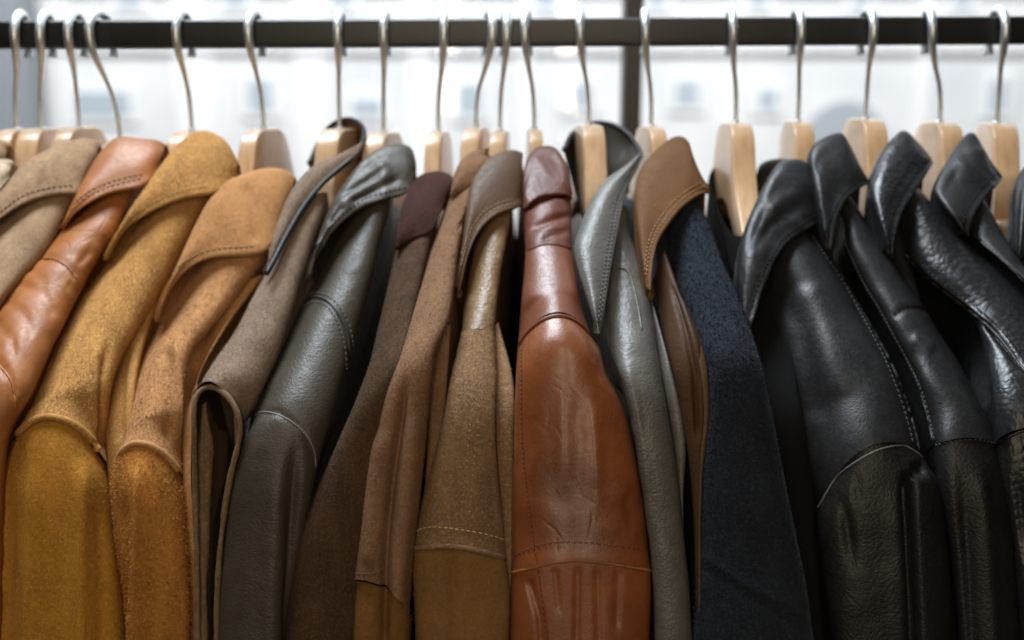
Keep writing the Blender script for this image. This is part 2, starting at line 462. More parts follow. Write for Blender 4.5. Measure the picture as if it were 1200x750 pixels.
M_['ochre_pale'] = suede('ochre_suede_collar', (.40, .19, .072), flecks=(.52, .29, .14), mott=.2, var=.2)
M_['greybrown'] = suede('greybrown_suede', (.205, .142, .10), flecks=(.32, .24, .18), mott=.3)
M_['fleece'] = suede('fleece_trim', (.17, .108, .06), scale=420, bump=1.0, flecks=(.27, .18, .10))
M_['dark_lining'] = suede('dark_lining', (.010, .008, .007), sheen=.05)
M_['fleece_lining'] = suede('fleece_lining', (.055, .034, .02), scale=420, bump=1.0, flecks=(.11, .07, .04))
M_['dark_binding'] = leather('dark_binding', (.016, .016, .018), rough=.5)
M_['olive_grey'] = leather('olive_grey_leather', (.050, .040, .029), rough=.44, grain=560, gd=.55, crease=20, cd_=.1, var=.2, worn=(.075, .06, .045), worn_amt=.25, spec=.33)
M_['choc'] = suede('chocolate_suede', (.058, .030, .015), flecks=(.11, .065, .035), mott=.35, var=.3, sheen=.15)
M_['maroon'] = suede('maroon_nap', (.046, .017, .012), sheen=.3, tint=(.2, .1, .1), mott=.3)
M_['brown'] = suede('brown_suede', (.19, .10, .052), flecks=(.27, .165, .095), mott=.25)
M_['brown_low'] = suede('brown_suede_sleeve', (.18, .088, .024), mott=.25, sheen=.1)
M_['hazel'] = suede('hazel_suede', (.205, .118, .060), flecks=(.36, .24, .14), mott=.25, scale=600, bump=1.0)
M_['hazel_shine'] = leather('hazel_worn_leather', (.17, .098, .044), rough=.42, grain=380, gd=1.0, crease=40, cd_=.2, worn=(.33, .25, .16), worn_amt=.6)
M_['hazel_collar'] = leather('hazel_collar_leather', (.088, .047, .024), rough=.55, spec=.25, grain=420, gd=.5, crease=30, cd_=.3)
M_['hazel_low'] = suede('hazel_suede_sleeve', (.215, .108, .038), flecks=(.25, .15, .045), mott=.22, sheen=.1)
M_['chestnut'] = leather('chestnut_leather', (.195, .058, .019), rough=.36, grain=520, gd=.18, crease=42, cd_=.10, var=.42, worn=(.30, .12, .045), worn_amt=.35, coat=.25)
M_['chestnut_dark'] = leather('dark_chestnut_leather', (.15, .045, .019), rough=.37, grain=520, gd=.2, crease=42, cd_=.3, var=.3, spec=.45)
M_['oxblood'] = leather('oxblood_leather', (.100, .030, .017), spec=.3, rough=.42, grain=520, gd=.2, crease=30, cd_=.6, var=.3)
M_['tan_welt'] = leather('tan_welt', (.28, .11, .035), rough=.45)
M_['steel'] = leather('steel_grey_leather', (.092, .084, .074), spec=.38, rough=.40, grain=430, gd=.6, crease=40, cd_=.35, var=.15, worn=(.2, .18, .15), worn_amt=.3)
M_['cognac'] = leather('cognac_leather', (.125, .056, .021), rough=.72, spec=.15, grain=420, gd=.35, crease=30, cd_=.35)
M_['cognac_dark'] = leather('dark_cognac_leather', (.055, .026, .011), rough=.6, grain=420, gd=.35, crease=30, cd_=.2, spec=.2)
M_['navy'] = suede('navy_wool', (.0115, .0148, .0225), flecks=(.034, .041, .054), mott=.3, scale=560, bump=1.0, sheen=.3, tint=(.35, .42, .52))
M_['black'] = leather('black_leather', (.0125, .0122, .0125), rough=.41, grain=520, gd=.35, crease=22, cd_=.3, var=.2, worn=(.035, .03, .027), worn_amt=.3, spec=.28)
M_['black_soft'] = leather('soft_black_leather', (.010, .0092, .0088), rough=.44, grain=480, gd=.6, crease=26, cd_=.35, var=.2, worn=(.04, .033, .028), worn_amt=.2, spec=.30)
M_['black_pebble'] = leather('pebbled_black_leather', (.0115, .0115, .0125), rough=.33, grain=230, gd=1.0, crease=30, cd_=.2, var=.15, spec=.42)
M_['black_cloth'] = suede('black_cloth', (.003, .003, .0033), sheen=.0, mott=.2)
M_['thread_tan'] = plain('tan_thread', (.42, .26, .13), .7)
M_['thread_brown'] = plain('brown_thread', (.11, .07, .04), .7)
M_['thread_gold'] = plain('gold_thread', (.55, .38, .16), .55)
M_['thread_red'] = plain('rust_thread', (.12, .035, .015), .7)
M_['thread_pale'] = plain('pale_thread', (.065, .058, .054), .6)
M_['thread_black'] = plain('black_thread', (.008, .008, .009), .8, 0, .2)
M_['thread_grey'] = plain('grey_thread', (.10, .095, .09), .6)
M_['welt_dark'] = leather('dark_welt', (.03, .027, .024), rough=.4)
M_['welt_pale'] = leather('worn_highlight_welt', (.15, .15, .15), rough=.4)  # pale seam line; on the wide black jacket a painted highlight

ALLJ = []
JG = 'coats and jackets hanging on the rail'
def down(st, to=(900, 1060), k=.9):
    """carry the garment on below the picture"""
    st = [(s[0], s[1] if s[1] is not None else ((s[0][0]+s[2][0])/2, (s[0][1]+s[2][1])/2), s[2]) for s in st]
    a, b = st[-2], st[-1]
    for y in to:
        new = []
        for i in range(3):
            dy = max(20., b[i][1] - a[i][1]); sl = max(-.25, min(.25, (b[i][0] - a[i][0]) / dy))
            new.append((b[i][0] + k * sl * (y - st[-1][1][1]) , y))
        st.append(tuple(new))
        k *= .9; a, b = st[-2], st[-1]
    return st
def mids(L, R, bow=.12, M=None):
    """stations from two edge lists resampled to the same count"""
    out = []
    for i, (l, r) in enumerate(zip(L, R)):
        m = M[i] if M is not None else ((l[0]+r[0])/2, (l[1]+r[1])/2 - bow * math.hypot(r[0]-l[0], r[1]-l[1]))
        out.append((l, m, r))
    return out
def even(L, R, n, bow=.12, y0=None):
    L2, R2 = resample(L, n), resample(R, n)
    return mids([tuple(p) for p in L2], [tuple(p) for p in R2], bow)

class Jacket:
    def __init__(s, name, label, cat, stem, t=.013, off=0.0, knee=500, zlow=-.62, **kw):
        s.X0 = float(at(stem, 140, 0)[0]); s.root = thing(name, (s.X0, 0, zlow), label, cat, JG)
        s.yf = yprof(knee, off, **kw); s.t = t; s.infos = []; s.zlow = zlow; s.n = 0; s.stem = stem; s.off0 = off; ALLJ.append(s)
    def body(s, st, mat, name='body', with_shell=True, fib=0, flen=.0013, **kw):
        if kw.pop('cap', True):
            a, b = np.array(st[0]), np.array(st[1]); d = a[1] - b[1]; d = d / (np.linalg.norm(d) + 1e-9) * 26
            m = a[1] + d; st = [tuple(map(tuple, (m + (a[0] - a[1]) * .8, m, m + (a[2] - a[1]) * .8)))] + list(st)
        G, S, info = loft(st, s.yf, **kw); s.infos.append(info)
        mb = MB(); mb.grid(G)
        if with_shell: shell(mb, [info], s.X0, float(info['ridge'][int(np.argmin(np.abs(info['ridge'][:, 1] + .235)))][0]) if info['ridge'][:, 1].min() < -.15 else s.X0, s.t, s.zlow)
        if fib: fibres(mb, S, fib, flen)
        o = mb.build(name, mat, s.root); return S, o
    def sleeve(s, st, mat, name='sleeve', fib=0, flen=.0013, yf=None, **kw):
        kw.setdefault('ext', .085); kw.setdefault('close', True)
        G, S, info = loft(st, yf or s.yf, **kw)
        if name in ('shoulder_panel', 'upper_sleeve'): s.infos.append(info)
        mb = MB(); mb.grid(G)
        if fib: fibres(mb, S, fib, flen)
        o = mb.build(name, mat, s.root); return S, o
    def collar(s, A, B, mat, name='collar', fib=0, flen=.0012, parent=None, yf=None, **kw):
        G, S = patch(A, B, yf or s.yf, **kw)
        mb = MB(); mb.grid(G)
        if fib: fibres(mb, S, fib, flen)
        o = mb.build(name, mat, parent or s.root); return S, o

# ---------------------------------------------------------------- 1, 2: pale slivers at the left edge
def sliver(stem, label, top, hem, L, R, mat, off):
    j = Jacket('suede_jacket', label, 'jacket', stem, t=.008, knee=430, off=off)
    S, o = j.body(even(L, R, 6), M_[mat])
    S2, c = j.collar(top, hem, M_[mat], fib=1500)
    return j
sliver(20, 'beige suede collar sliver at the left edge, under the end hanger', [(-90, 196), (-60, 178), (-25, 168), (-2, 169), (8, 176)],
       [(-90, 230), (-55, 205), (-25, 196), (-5, 192), (6, 190)], [(-90, 215), (-115, 330), (-160, 470), (-190, 640), (-200, 800)], [(-6, 192), (-45, 300), (-85, 430), (-110, 620), (-120, 800)], 'taupe', .004)
sliver(49, 'cream suede jacket at the left edge with only a pale collar corner in view', [(-70, 240), (-50, 215), (-20, 194), (3, 191), (13, 196)],
       [(-70, 280), (-45, 250), (-20, 235), (-5, 226), (10, 208)], [(-66, 262), (-95, 340), (-120, 460), (-150, 640), (-160, 800)], [(-4, 225), (-25, 300), (-58, 420), (-80, 620), (-90, 800)], 'cream', 0)

# ---------------------------------------------------------------- 3: taupe suede
j = Jacket('suede_jacket', 'taupe brown suede jacket with soft turned down collar, left of the orange tan leather', 'jacket', 93, knee=450, t=.011)
S, o = j.body(even([(-42, 285), (-70, 330), (-105, 400), (-130, 480), (-150, 600), (-160, 800)], [(88, 230), (72, 268), (46, 309), (14, 346), (-22, 396), (-60, 470), (-90, 600), (-95, 800)], 9), M_['taupe'], fib=5000,
              wr=[(.0016, 14, 20, 3)])
S, c = j.collar([(-45, 270), (-20, 240), (0, 226), (20, 201), (43, 184), (67, 173), (90, 166), (108, 168), (114, 176)],
                [(-48, 300), (-20, 270), (0, 257), (20, 243), (43, 233), (67, 228.5), (80, 227.5), (90, 226), (97, 216)], M_['taupe'], fib=5000, wr=[(.0012, 20, 20, 4)])
stitches(S, [(-10, 258), (20, 234), (43, 224), (67, 219), (88, 217)], M_['thread_brown'], c)

# ---------------------------------------------------------------- 4: orange tan leather
j = Jacket('leather_jacket', 'glossy orange tan leather jacket with creased sleeve, left of the mustard suede jacket', 'jacket', 141, knee=450, t=.011)
L = [(90, 246), (76, 266), (43, 302), (20, 327), (-2, 354), (-28, 400), (-52, 470), (-72, 560), (-80, 660), (-85, 780)]
R = [(163, 218), (148, 253), (126, 288), (108, 318), (92, 350), (72, 385), (50, 433), (27, 488), (8, 540), (-14, 640)]
R = R[:9] + [(2, 780)]
S, o = j.body(even(L, R, 12, bow=.16), M_['tan_leather'], wr=[(.0009, 30, 16, 5), (.0007, 60, 40, 8)],
              folds=[([(20, 330), (50, 342), (66, 372)], 4, -.0016), ([(5, 350), (28, 368), (40, 395)], 4, -.0015), ([(30, 308), (55, 335)], 3, -.001),
                     ([(-10, 372), (14, 398), (18, 420)], 4, -.0014), ([(43, 303), (60, 302), (77, 310), (91, 327)], 3.5, -.0016), ([(-25, 405), (0, 428), (12, 443), (19, 470)], 4, -.002),
                     ([(110, 290), (92, 310)], 6, -.002), ([(80, 330), (95, 342)], 5, -.0014)])
piping(S, [(43, 304), (60, 303), (77, 311), (91, 328)], M_['tan_leather'], o, .0009)
piping(S, [(-20, 412), (0, 430), (12, 445), (17, 463), (18, 482)], M_['tan_leather'], o, .0009)
S, c = j.collar([(73, 263), (83, 240), (96, 214), (111, 188), (125, 171), (138, 164), (160, 166), (180, 168), (192, 174)],
                [(73, 267), (86, 251), (105, 238), (125, 228), (145, 222), (158, 219.5), (166, 217), (175, 212), (184, 200)], M_['tan_leather'], wr=[(.0014, 30, 30, 6)])
stitches(S, [(82, 247), (104, 229), (126, 219), (147, 213), (168, 208)], M_['thread_tan'], c)
stitches(S, [(85, 240), (104, 224), (126, 214), (147, 208), (168, 203)], M_['thread_tan'], c)

# ---------------------------------------------------------------- 5: mustard suede
j = Jacket('suede_jacket', 'mustard yellow suede jacket with wide sleeve and thick rolled armhole seam', 'jacket', 225, knee=505, t=.013)
L = [(128, 296), (110, 328), (89, 356), (68, 392), (50, 432), (37, 468), (21, 503), (4, 537)]
R = [(251, 228), (238, 256), (220, 286), (200, 322), (172, 372), (146, 412), (130, 460), (126, 500), (126, 546)]
SEAM = ((4, 537), (60, 489), (126, 546))
st = even(L, R, 9, bow=.17); st[-1] = SEAM; st[-2] = ((13, 520), (66, 466), (126, 520))
S, o = j.body(st, M_['mustard'], fib=16000, flen=.0016, roll=(.0012, .006), wr=[(.0012, 9, 16, 9), (.0005, 25, 30, 12)],
              folds=[([(128, 392), (121, 430), (119, 480), (121, 520)], 4.5, -.006, 'g', (.3, .0)), ([(112, 400), (113, 450), (116, 510)], 6, .002)])
piping(S, [(5, 535), (13, 519), (25, 504), (40, 494), (60, 489.5), (80, 493), (98, 504), (110, 517), (118, 529)], M_['mustard'], o, .0027, off=-.0008)
b, _ = j.sleeve(even([(112, 395), (118, 440), (122, 500), (126, 560), (128, 700), (130, 900)], [(186, 352), (176, 380), (165, 420), (158, 480), (152, 560), (160, 720), (165, 900)], 8, bow=.1), M_['mustard'], name='back_panel',
                yf=yprof(505, .026), fib=3000, folds=[([(150, 395), (142, 440), (139, 520)], 6, -.003)])
Lw = [(1, 538), (-9, 565), (-18, 620), (-24, 690), (-26, 770)]; Rw = [(125, 548), (131, 590), (139, 640), (146, 700), (151, 770)]
st = mids(Lw, Rw, M=[(60, 487), (58, 540), (58, 610), (60, 690), (60, 770)])
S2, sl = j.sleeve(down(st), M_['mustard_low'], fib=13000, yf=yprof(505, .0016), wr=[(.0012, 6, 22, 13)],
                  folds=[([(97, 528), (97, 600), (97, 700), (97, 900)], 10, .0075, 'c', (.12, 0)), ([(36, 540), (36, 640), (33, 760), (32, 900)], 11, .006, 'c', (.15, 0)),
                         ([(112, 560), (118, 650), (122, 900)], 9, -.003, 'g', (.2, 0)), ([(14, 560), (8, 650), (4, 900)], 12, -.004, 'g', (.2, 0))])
S, c = j.collar([(123, 301), (134, 278), (152, 246), (170, 220), (188, 195), (206, 173), (221, 161), (235, 157), (250, 161), (264, 172), (277, 196)],
                [(123, 304), (143, 271), (167, 254), (193, 241), (217, 233), (235, 230), (247, 228), (256, 224), (263, 219), (270, 213), (277, 203)], M_['mustard'], fib=7000, wr=[(.0014, 16, 22, 15)])
stitches(S, [(150, 256), (170, 243), (193, 231), (217, 223), (245, 218)], M_['thread_tan'], c, r=.0003)

# ---------------------------------------------------------------- 6: ochre suede
j = Jacket('suede_jacket', 'orange ochre suede jacket with shaggy nap and a centre crease down its sleeve', 'jacket', 310, knee=532, t=.013)
L = [(188, 366), (180, 392), (168, 420), (157, 448), (149, 482), (141, 520), (134, 549)]
R = [(313, 300), (296, 326), (274, 354), (246, 386), (222, 416), (214, 450), (213, 500), (214, 556)]
st = even(L, R, 9, bow=.14); st[-1] = ((134, 549), (163, 519), (213, 556)); st[-2] = ((138, 530), (168, 492), (213, 528))
S, o = j.body(st, M_['ochre'], fib=13000, flen=.0017, roll=(.0012, .0055), wr=[(.0012, 10, 20, 19), (.0004, 26, 34, 22)],
              folds=[([(206, 392), (209, 440), (211, 520)], 4, .003, 'c', .2), ([(196, 405), (196, 470), (199, 520)], 7, -.003)])
piping(S, [(135, 547), (143, 534), (152, 525), (163, 520), (175, 521), (190, 529), (203, 541), (212, 553)], M_['ochre'], o, .0024, off=-.0008)
b, _ = j.sleeve(even([(205, 398), (212, 450), (214, 540), (218, 620), (222, 720), (224, 900)], [(318, 318), (286, 358), (252, 402), (232, 446), (230, 500), (229, 600), (230, 720), (232, 900)], 9, bow=.08), M_['ochre'], name='back_panel',
                yf=yprof(532, .022), fib=4000, folds=[([(238, 400), (221, 450), (219, 560), (222, 700)], 3.0, .003, 'g', .1), ([(228, 440), (224, 520), (225, 640)], 3, -.003)])
st = mids([(133, 551), (133, 585), (138, 640), (146, 700), (153, 770)], [(213, 558), (218, 600), (221, 650), (223, 700), (223, 770)], M=[(163, 517), (165, 570), (168, 640), (172, 705), (176, 770)])
S2, sl = j.sleeve(down(st), M_['ochre_low'], fib=15000, flen=.0024, yf=yprof(532, .0016), wr=[(.001, 8, 26, 23)],
                  folds=[([(163, 528), (162, 600), (160, 690), (157, 780), (150, 950)], 9, .008, 'c', (.1, 0)), ([(146, 570), (149, 640), (152, 760)], 7, -.003, 'g', (.2, 0))])
S, c = j.collar([(184, 374), (191, 352), (201, 326), (214, 296), (230, 262), (246, 234), (263, 217), (286, 207), (310, 201), (330, 203), (344, 212)],
                [(184, 377), (190, 356), (200, 336), (215, 319), (235, 306), (255, 300.5), (275, 299.5), (295, 298.5), (306, 296), (316, 289), (330, 262)], M_['ochre_pale'], fib=7000, dr=.024,
                wr=[(.0014, 18, 18, 24)], folds=[([(285, 212), (298, 240), (300, 285)], 6, -.003)])
stitches(S, [(196, 330), (213, 309), (235, 296), (255, 291), (275, 289.5), (300, 288)], M_['thread_tan'], c)

# ---------------------------------------------------------------- 7: grey brown sleeveless vest with fleece lining
j = Jacket('suede_vest', 'sleeveless grey brown suede vest with open armhole trimmed in tan fleece', 'vest', 399, knee=470, t=.009)
L = [(318, 310), (301, 340), (287, 367), (274, 391), (258, 413), (242, 438), (229, 462)]
R = [(380, 247), (367, 283), (353, 327), (339, 372), (323, 420), (306, 458), (287, 497)]
st = even(L, R, 8, bow=.2); st[-1] = ((228, 464), (254, 451), (284, 500))
S, o = j.body(st, M_['greybrown'], fib=9000, wr=[(.0012, 12, 20, 29)], roll=(.0015, .004))
rim = [(254, 790), (254, 720), (257, 655), (263, 600), (270, 558), (277, 530), (281.5, 503), (276, 479), (265, 463), (251, 454), (239, 455), (230, 465), (227.5, 485), (228, 520), (229, 580), (231, 660), (232, 790)]
rp = resample(rim, 120)
def rimY(py, off): return yprof(470, off)(np.clip(py, 440, 2000)) + .01 * np.clip((py - 470) / 100, 0, 1)
P = at(rp[:, 0], rp[:, 1], rimY(rp[:, 1], .003))
mb = MB(); wob = 1 + .22 * vnoise(np.stack([np.arange(120) * .5, np.zeros(120), np.zeros(120)], 1), 3); mb.tube(P, .0019 * wob, 10)
Sx = type('q', (), {})
tr = mb.build('armhole_trim', M_['fleece'], o)
cen = np.array([256, 560.])
out = rp + (rp - np.array([256, 560.])) / (np.linalg.norm(rp - np.array([256, 560.]), axis=1)[:, None]) * 3.0
P2 = at(out[:, 0], out[:, 1], rimY(out[:, 1], .006)); mb = MB(); mb.tube(P2, .0012, 8); mb.build('armhole_binding', M_['dark_binding'], o)
rows = []
for k, q in enumerate((0, .25, .5, .75, 1.0)):
    c = P.copy(); c[:, 1] += .10 * q; m = c[:, 0].mean(); c[:, 0] = m + (c[:, 0] - m) * (1 - .35 * q); rows.append(c + np.array([0, .001, 0]))
mb = MB(); mb.grid(np.array(rows)); endp = rows[-1]; mb.grid(np.stack([endp[:60], endp[:59:-1]], 1)); mb.build('lining', M_['fleece_lining'], j.root)
fac = even([(230, 478), (230, 520), (231, 580), (232, 660), (233, 790)], [(243, 470), (248, 510), (246, 570), (243, 650), (241, 790)], 6, bow=0)
j.sleeve(down(fac), M_['fleece'], name='facing', yf=yprof(470, .018), ext=.06, close=False, fib=1200, dr=.008, wr=[(.002, 30, 40, 30)])
# panel that carries the armhole on either side
pan = even([(281, 500), (276, 540), (268, 570), (262, 610), (258, 660), (256, 780)], [(296, 486), (292, 520), (286, 560), (280, 600), (276, 660), (274, 780)], 7, bow=0)
j.sleeve(down(pan), M_['dark_binding'], name='front_panel', yf=yprof(470, .016), ext=.08, close=False)
yo = j.yf
rimc = [(312, 321), (321, 305), (338, 272), (356, 242), (376, 217), (396, 199), (411, 187), (420, 177), (425, 166)]
S, c = j.collar([(311, 319), (315, 300), (321, 274), (330, 248), (340, 226), (354, 206), (372, 191), (392, 183), (412, 174)], rimc, M_['greybrown'], fib=4000, dr=.012, hem=.0008, rollback=False,
                wr=[(.001, 20, 20, 31)])
full = rimc + [(427, 156), (423, 146), (412, 140), (400, 141), (386, 149), (373, 168), (362, 192)]
fr = resample(full, 90)
yv = np.interp(np.linspace(0, 1, 90), [0, .55, .68, .78, .88, 1], [float(yo(321)) - .014, float(yo(166)) - .016, -.015, .022, .03, .0])
yv[:50] = yo(fr[:50, 1]) - .0145
P = at(fr[:, 0], fr[:, 1], yv); mb = MB(); mb.tube(P, .0021, 8); mb.build('collar_binding', M_['dark_binding'], c)
bk = resample([(424, 162), (427, 156), (423, 146), (412, 140), (400, 141), (386, 149), (373, 168), (362, 192)], 50)
top = at(bk[:, 0], bk[:, 1], np.interp(np.linspace(0, 1, 50), [0, .3, .6, 1], [-.012, .022, .03, .0]))
mb = MB(); mb.grid(np.stack([top, top + np.array([0, 0, -.02]), top + np.array([0, -.002, -.05]), top + np.array([0, -.004, -.09])], 0)); mb.build('collar_stand', M_['cognac'], c)

# ---------------------------------------------------------------- 8: olive grey leather
j = Jacket('leather_jacket', 'dark olive grey smooth leather jacket with wrinkled grey collar and worn pale seam', 'jacket', 450, knee=490, t=.013)
L = [(386, 290), (378, 310), (366, 334), (352, 360), (337, 390), (323, 420), (309, 452), (297, 484), (286, 512), (276, 542), (267, 585), (261, 640), (256, 700), (252, 770)]
R = [(460, 234), (453, 262), (445, 292), (437, 325), (428, 362), (416, 402), (404, 440), (392, 480), (380, 520), (371, 560), (361, 610), (352, 660), (344, 710), (338, 770)]
st = mids(L, R, bow=.17)
S, o = j.body(down(st), M_['olive_grey'], ext=.09, wr=[(.0011, 14, 16, 33), (.0004, 50, 40, 35)], nu=64,
              folds=[([(348, 500), (344, 560), (341, 640), (338, 780), (332, 1000)], 8, -.006, 'g', (.2, 0)), ([(325, 510), (322, 600), (320, 780)], 14, .002, 'g', (.3, 0)), ([(300, 484), (325, 482), (356, 505), (371, 545)], 4, -.0015)])
piping(S, [(296, 488), (307, 483), (323, 485), (343, 495), (359, 510), (368, 528), (370, 548)], M_['welt_pale'], o, .0006)
piping(S, [(354, 354), (370, 348), (388, 356), (402, 378), (409, 405), (411, 440)], M_['welt_dark'], o, .0013)
stitches(S, [(354, 349), (370, 343), (390, 351), (406, 374), (413, 402), (415, 440)], M_['thread_grey'], o, double=[(354, 359), (370, 354), (385, 361), (397, 382), (404, 408), (406, 440)])
S, c = j.collar([(362, 330), (367, 300), (376, 271), (387, 244), (400, 222), (416, 200), (433, 184), (453, 174), (472, 173), (482, 179), (486, 192)],
                [(362, 334), (370, 302), (387, 275), (407, 255), (430, 241), (450, 234.5), (463, 231), (473, 228), (478, 224), (483, 214), (486, 203)], M_['olive_grey'], dr=.022,
                wr=[(.0014, 26, 26, 36), (.0020, 40, 34, -38)],
                folds=[([(398, 230), (425, 212), (452, 196)], 4, -.0026), ([(410, 238), (440, 222), (470, 206)], 4, -.0024), ([(425, 195), (450, 182)], 4, -.002), ([(385, 262), (402, 240)], 4, -.0022)])
stitches(S, [(370, 292), (388, 265), (408, 246), (431, 232), (455, 225), (476, 220)], M_['thread_black'], c)

# ---------------------------------------------------------------- 9: chocolate suede with maroon collar
j = Jacket('suede_jacket', 'dark chocolate suede jacket with a maroon collar, sleeve lost in shadow', 'jacket', 516, knee=430, t=.008, off=.006)
L = [(466, 284), (456, 330), (443, 385), (432, 428), (415, 474), (394, 522), (372, 570), (355, 616), (342, 670), (333, 770)]
R = [(512, 262), (500, 305), (490, 350), (482, 395), (476, 430), (466, 470), (455, 520), (445, 580), (434, 650), (424, 770)]
S, o = j.body(down(mids(L, R, bow=.14)), M_['choc'], fib=12000, wr=[(.0014, 10, 16, 41)], ext=.07)
S, c = j.collar([(464, 288), (467, 262), (473, 237), (480, 221), (491, 210), (507, 205), (519, 206), (528, 210), (532, 218)],
                [(464, 294), (473, 285), (483, 279), (492, 276), (499, 274), (505, 271), (510, 264), (517, 248), (526, 228)], M_['maroon'], fib=2500, dr=.016, off=-.004, hem=.0003, wr=[(.0012, 20, 20, 43)])

# ---------------------------------------------------------------- 10: brown suede with two sleeve folds
j = Jacket('suede_jacket', 'mid brown suede jacket whose sleeve splits into two long soft folds', 'jacket', 562, knee=420, t=.006)
L = [(529, 222), (521, 245), (510, 275), (497, 315), (487, 350), (477, 387), (465, 425), (452, 460), (441, 503), (433, 543), (426, 595), (421, 635), (413.5, 679)]
R = [(568, 196), (556, 225), (546, 255), (538, 292), (532, 335), (524, 375), (511, 405), (505, 440), (502, 480), (498, 530), (491, 595), (485, 650), (480, 721)]
st = mids(L, R, bow=.12); st[-1] = ((413.5, 679), (452, 690), (480, 722))
S, o = j.body(st, M_['brown'], fib=13000, wr=[(.0012, 10, 18, 47)], nu=64, ext=.07,
              folds=[([(478, 428), (473, 470), (466, 520), (458, 580), (453, 640), (452, 700)], 6, -.0085, 'g', (.25, 0)), ([(448, 500), (440, 560), (434, 650)], 10, .003, 'g', (.2, 0)), ([(488, 470), (482, 540), (474, 620), (466, 700)], 8, .004, 'g', (.2, 0)),
                     ([(536, 268), (546, 258), (555, 246)], 4, -.0022)])
stitches(S, [(416, 672), (432, 672), (448, 672)], M_['thread_brown'], o)
j.sleeve(down(mids([(415, 681), (412, 710), (410, 770)], [(482, 722), (481, 740), (480, 770)], M=[(452, 692), (450, 720), (448, 770)])), M_['brown_low'], yf=yprof(420, .005), fib=4000, ext=.06,
         folds=[([(452, 690), (450, 760), (450, 1000)], 6, -.007, 'g', 0)])
j.sleeve(even([(503, 398), (503, 450), (500, 520), (496, 600), (490, 700), (486, 900)], [(528, 380), (524, 440), (521, 500), (513, 590), (505, 680), (500, 900)], 7, bow=.1), M_['brown'], name='back_panel', yf=yprof(420, .022), fib=1500)
S, c = j.collar([(528, 226), (532, 208), (539, 193), (549, 184), (560, 180), (570, 182), (576, 190)], [(528, 232), (536, 226), (544, 221), (552, 216), (560, 210), (567, 203), (574, 194)], M_['brown'], fib=1500, dr=.012, off=-.002, hem=.0004)

# ---------------------------------------------------------------- 11: hazel suede with shiny shoulder
j = Jacket('suede_jacket', 'hazel brown suede jacket with a stitched lower sleeve seam and a shiny worn shoulder', 'jacket', 588, knee=470, t=.006)
L = [(562, 264), (556, 288), (549, 325), (543, 362), (541, 392)]
R = [(601, 247), (595, 275), (589, 308), (584, 345), (579, 392)]
S, o0 = j.body(mids(L, R, bow=.18), M_['hazel_shine'], wr=[(.0007, 20, 20, 51)], ext=.07)
L = [(541.5, 388), (534, 420), (527, 449), (520, 487), (510, 530), (498, 573), (489, 610), (483, 642)]
R = [(579.5, 388), (581, 423), (580, 465), (579.5, 507), (582, 550), (586, 585), (591, 622), (594.5, 655)]
st = mids(L, R, bow=.05); st[-1] = ((483, 643), (535, 641), (594.5, 655)); st[-2] = ((489, 612), (540, 612), (591, 622))
S, o = j.sleeve(st, M_['hazel'], name='upper_sleeve', fib=14000, flen=.0011, close=False, wr=[(.001, 10, 20, 53)], roll=(.0012, .006), yf=yprof(470, -.0006),
                folds=[([(579, 420), (579, 500), (583, 580), (590, 640)], 4, .0015)])
stitches(S, [(487, 624), (496, 619), (513, 617.5), (543, 621), (570, 626), (593, 633)], M_['thread_gold'], o, r=.0004)
for off in (0, 9):
    stitches(S, [(557 + off * .6, 448), (551 + off, 500), (545 + off, 560), (540 + off, 610)], M_['thread_tan'], o, length=.0011, gap=.0034, r=.00022)
piping(S, [(484, 642), (500, 641), (518, 640.5), (536, 641), (555, 644), (575, 649), (593.5, 654)], M_['hazel'], o, .0022, off=-.0006)
S2, sl = j.sleeve(down(mids([(484, 646), (484, 670), (485, 700), (488, 770)], [(593.5, 658), (597, 680), (598, 705), (596, 770)], M=[(536, 638), (538, 668), (540, 700), (541, 770)])), M_['hazel_low'], yf=yprof(470, .002), fib=6000,
                  folds=[([(532, 650), (531, 700), (531, 800), (531, 1000)], 6, -.003, 'g', (.05, 0))], dr=.018)
j.sleeve(even([(574, 392), (578, 440), (580, 510), (586, 590), (592, 660), (596, 760), (598, 900)], [(584, 378), (597, 412), (601.5, 440), (602, 513), (602, 610), (602, 760), (604, 900)], 8, bow=.06), M_['hazel'], name='back_panel', yf=yprof(470, .016), fib=2500)
S, c = j.collar([(536, 338), (538, 313), (542, 282), (547, 245), (553, 214), (566, 194), (583, 184), (600, 179.5), (613, 183)],
                [(535.5, 346), (542, 317), (548, 297), (556, 279), (568, 263), (583, 252.5), (597, 247.5), (604, 245), (609, 240)], M_['hazel_collar'], dr=.018, hem=.0018, hemw=.10, wr=[(.0009, 24, 24, 57)])
stitches(S, [(540, 312), (546, 289), (556, 268), (570, 252), (587, 243), (606, 237)], M_['thread_tan'], c, double=[(541, 300), (547, 280), (557, 260), (570, 246), (587, 237.5), (606, 232)], r=.0003)

# ---------------------------------------------------------------- 12: chestnut leather
j = Jacket('leather_jacket', 'red brown chestnut leather jacket with gathered neck and wide smooth sleeve, middle of the rail', 'jacket', 622, knee=395, t=.007, y0=160.)
L = [(612, 208), (611, 225), (612, 245), (614, 268), (616, 295)]
R = [(664, 203), (668, 220), (669, 242), (670, 265), (671, 294)]
st = [((616, 193), (640, 174), (658, 187))] + mids(L, R, bow=.15)
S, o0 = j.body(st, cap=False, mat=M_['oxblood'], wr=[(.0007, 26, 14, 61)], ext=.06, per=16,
               folds=[([(612, 244), (630, 232), (650, 226), (672, 224)], 4.5, -.0048, 'g', .15), ([(612, 226), (640, 212), (670, 208)], 7, .0016, 'g', .2), ([(614, 272), (632, 262), (652, 254), (674, 252)], 4, -.0030, 'g', .3),
                      ([(628, 286), (648, 274), (672, 270)], 4, -.0020, 'g', .35), ([(616, 205), (640, 192), (662, 196)], 4, -.0016, 'g', .4)])
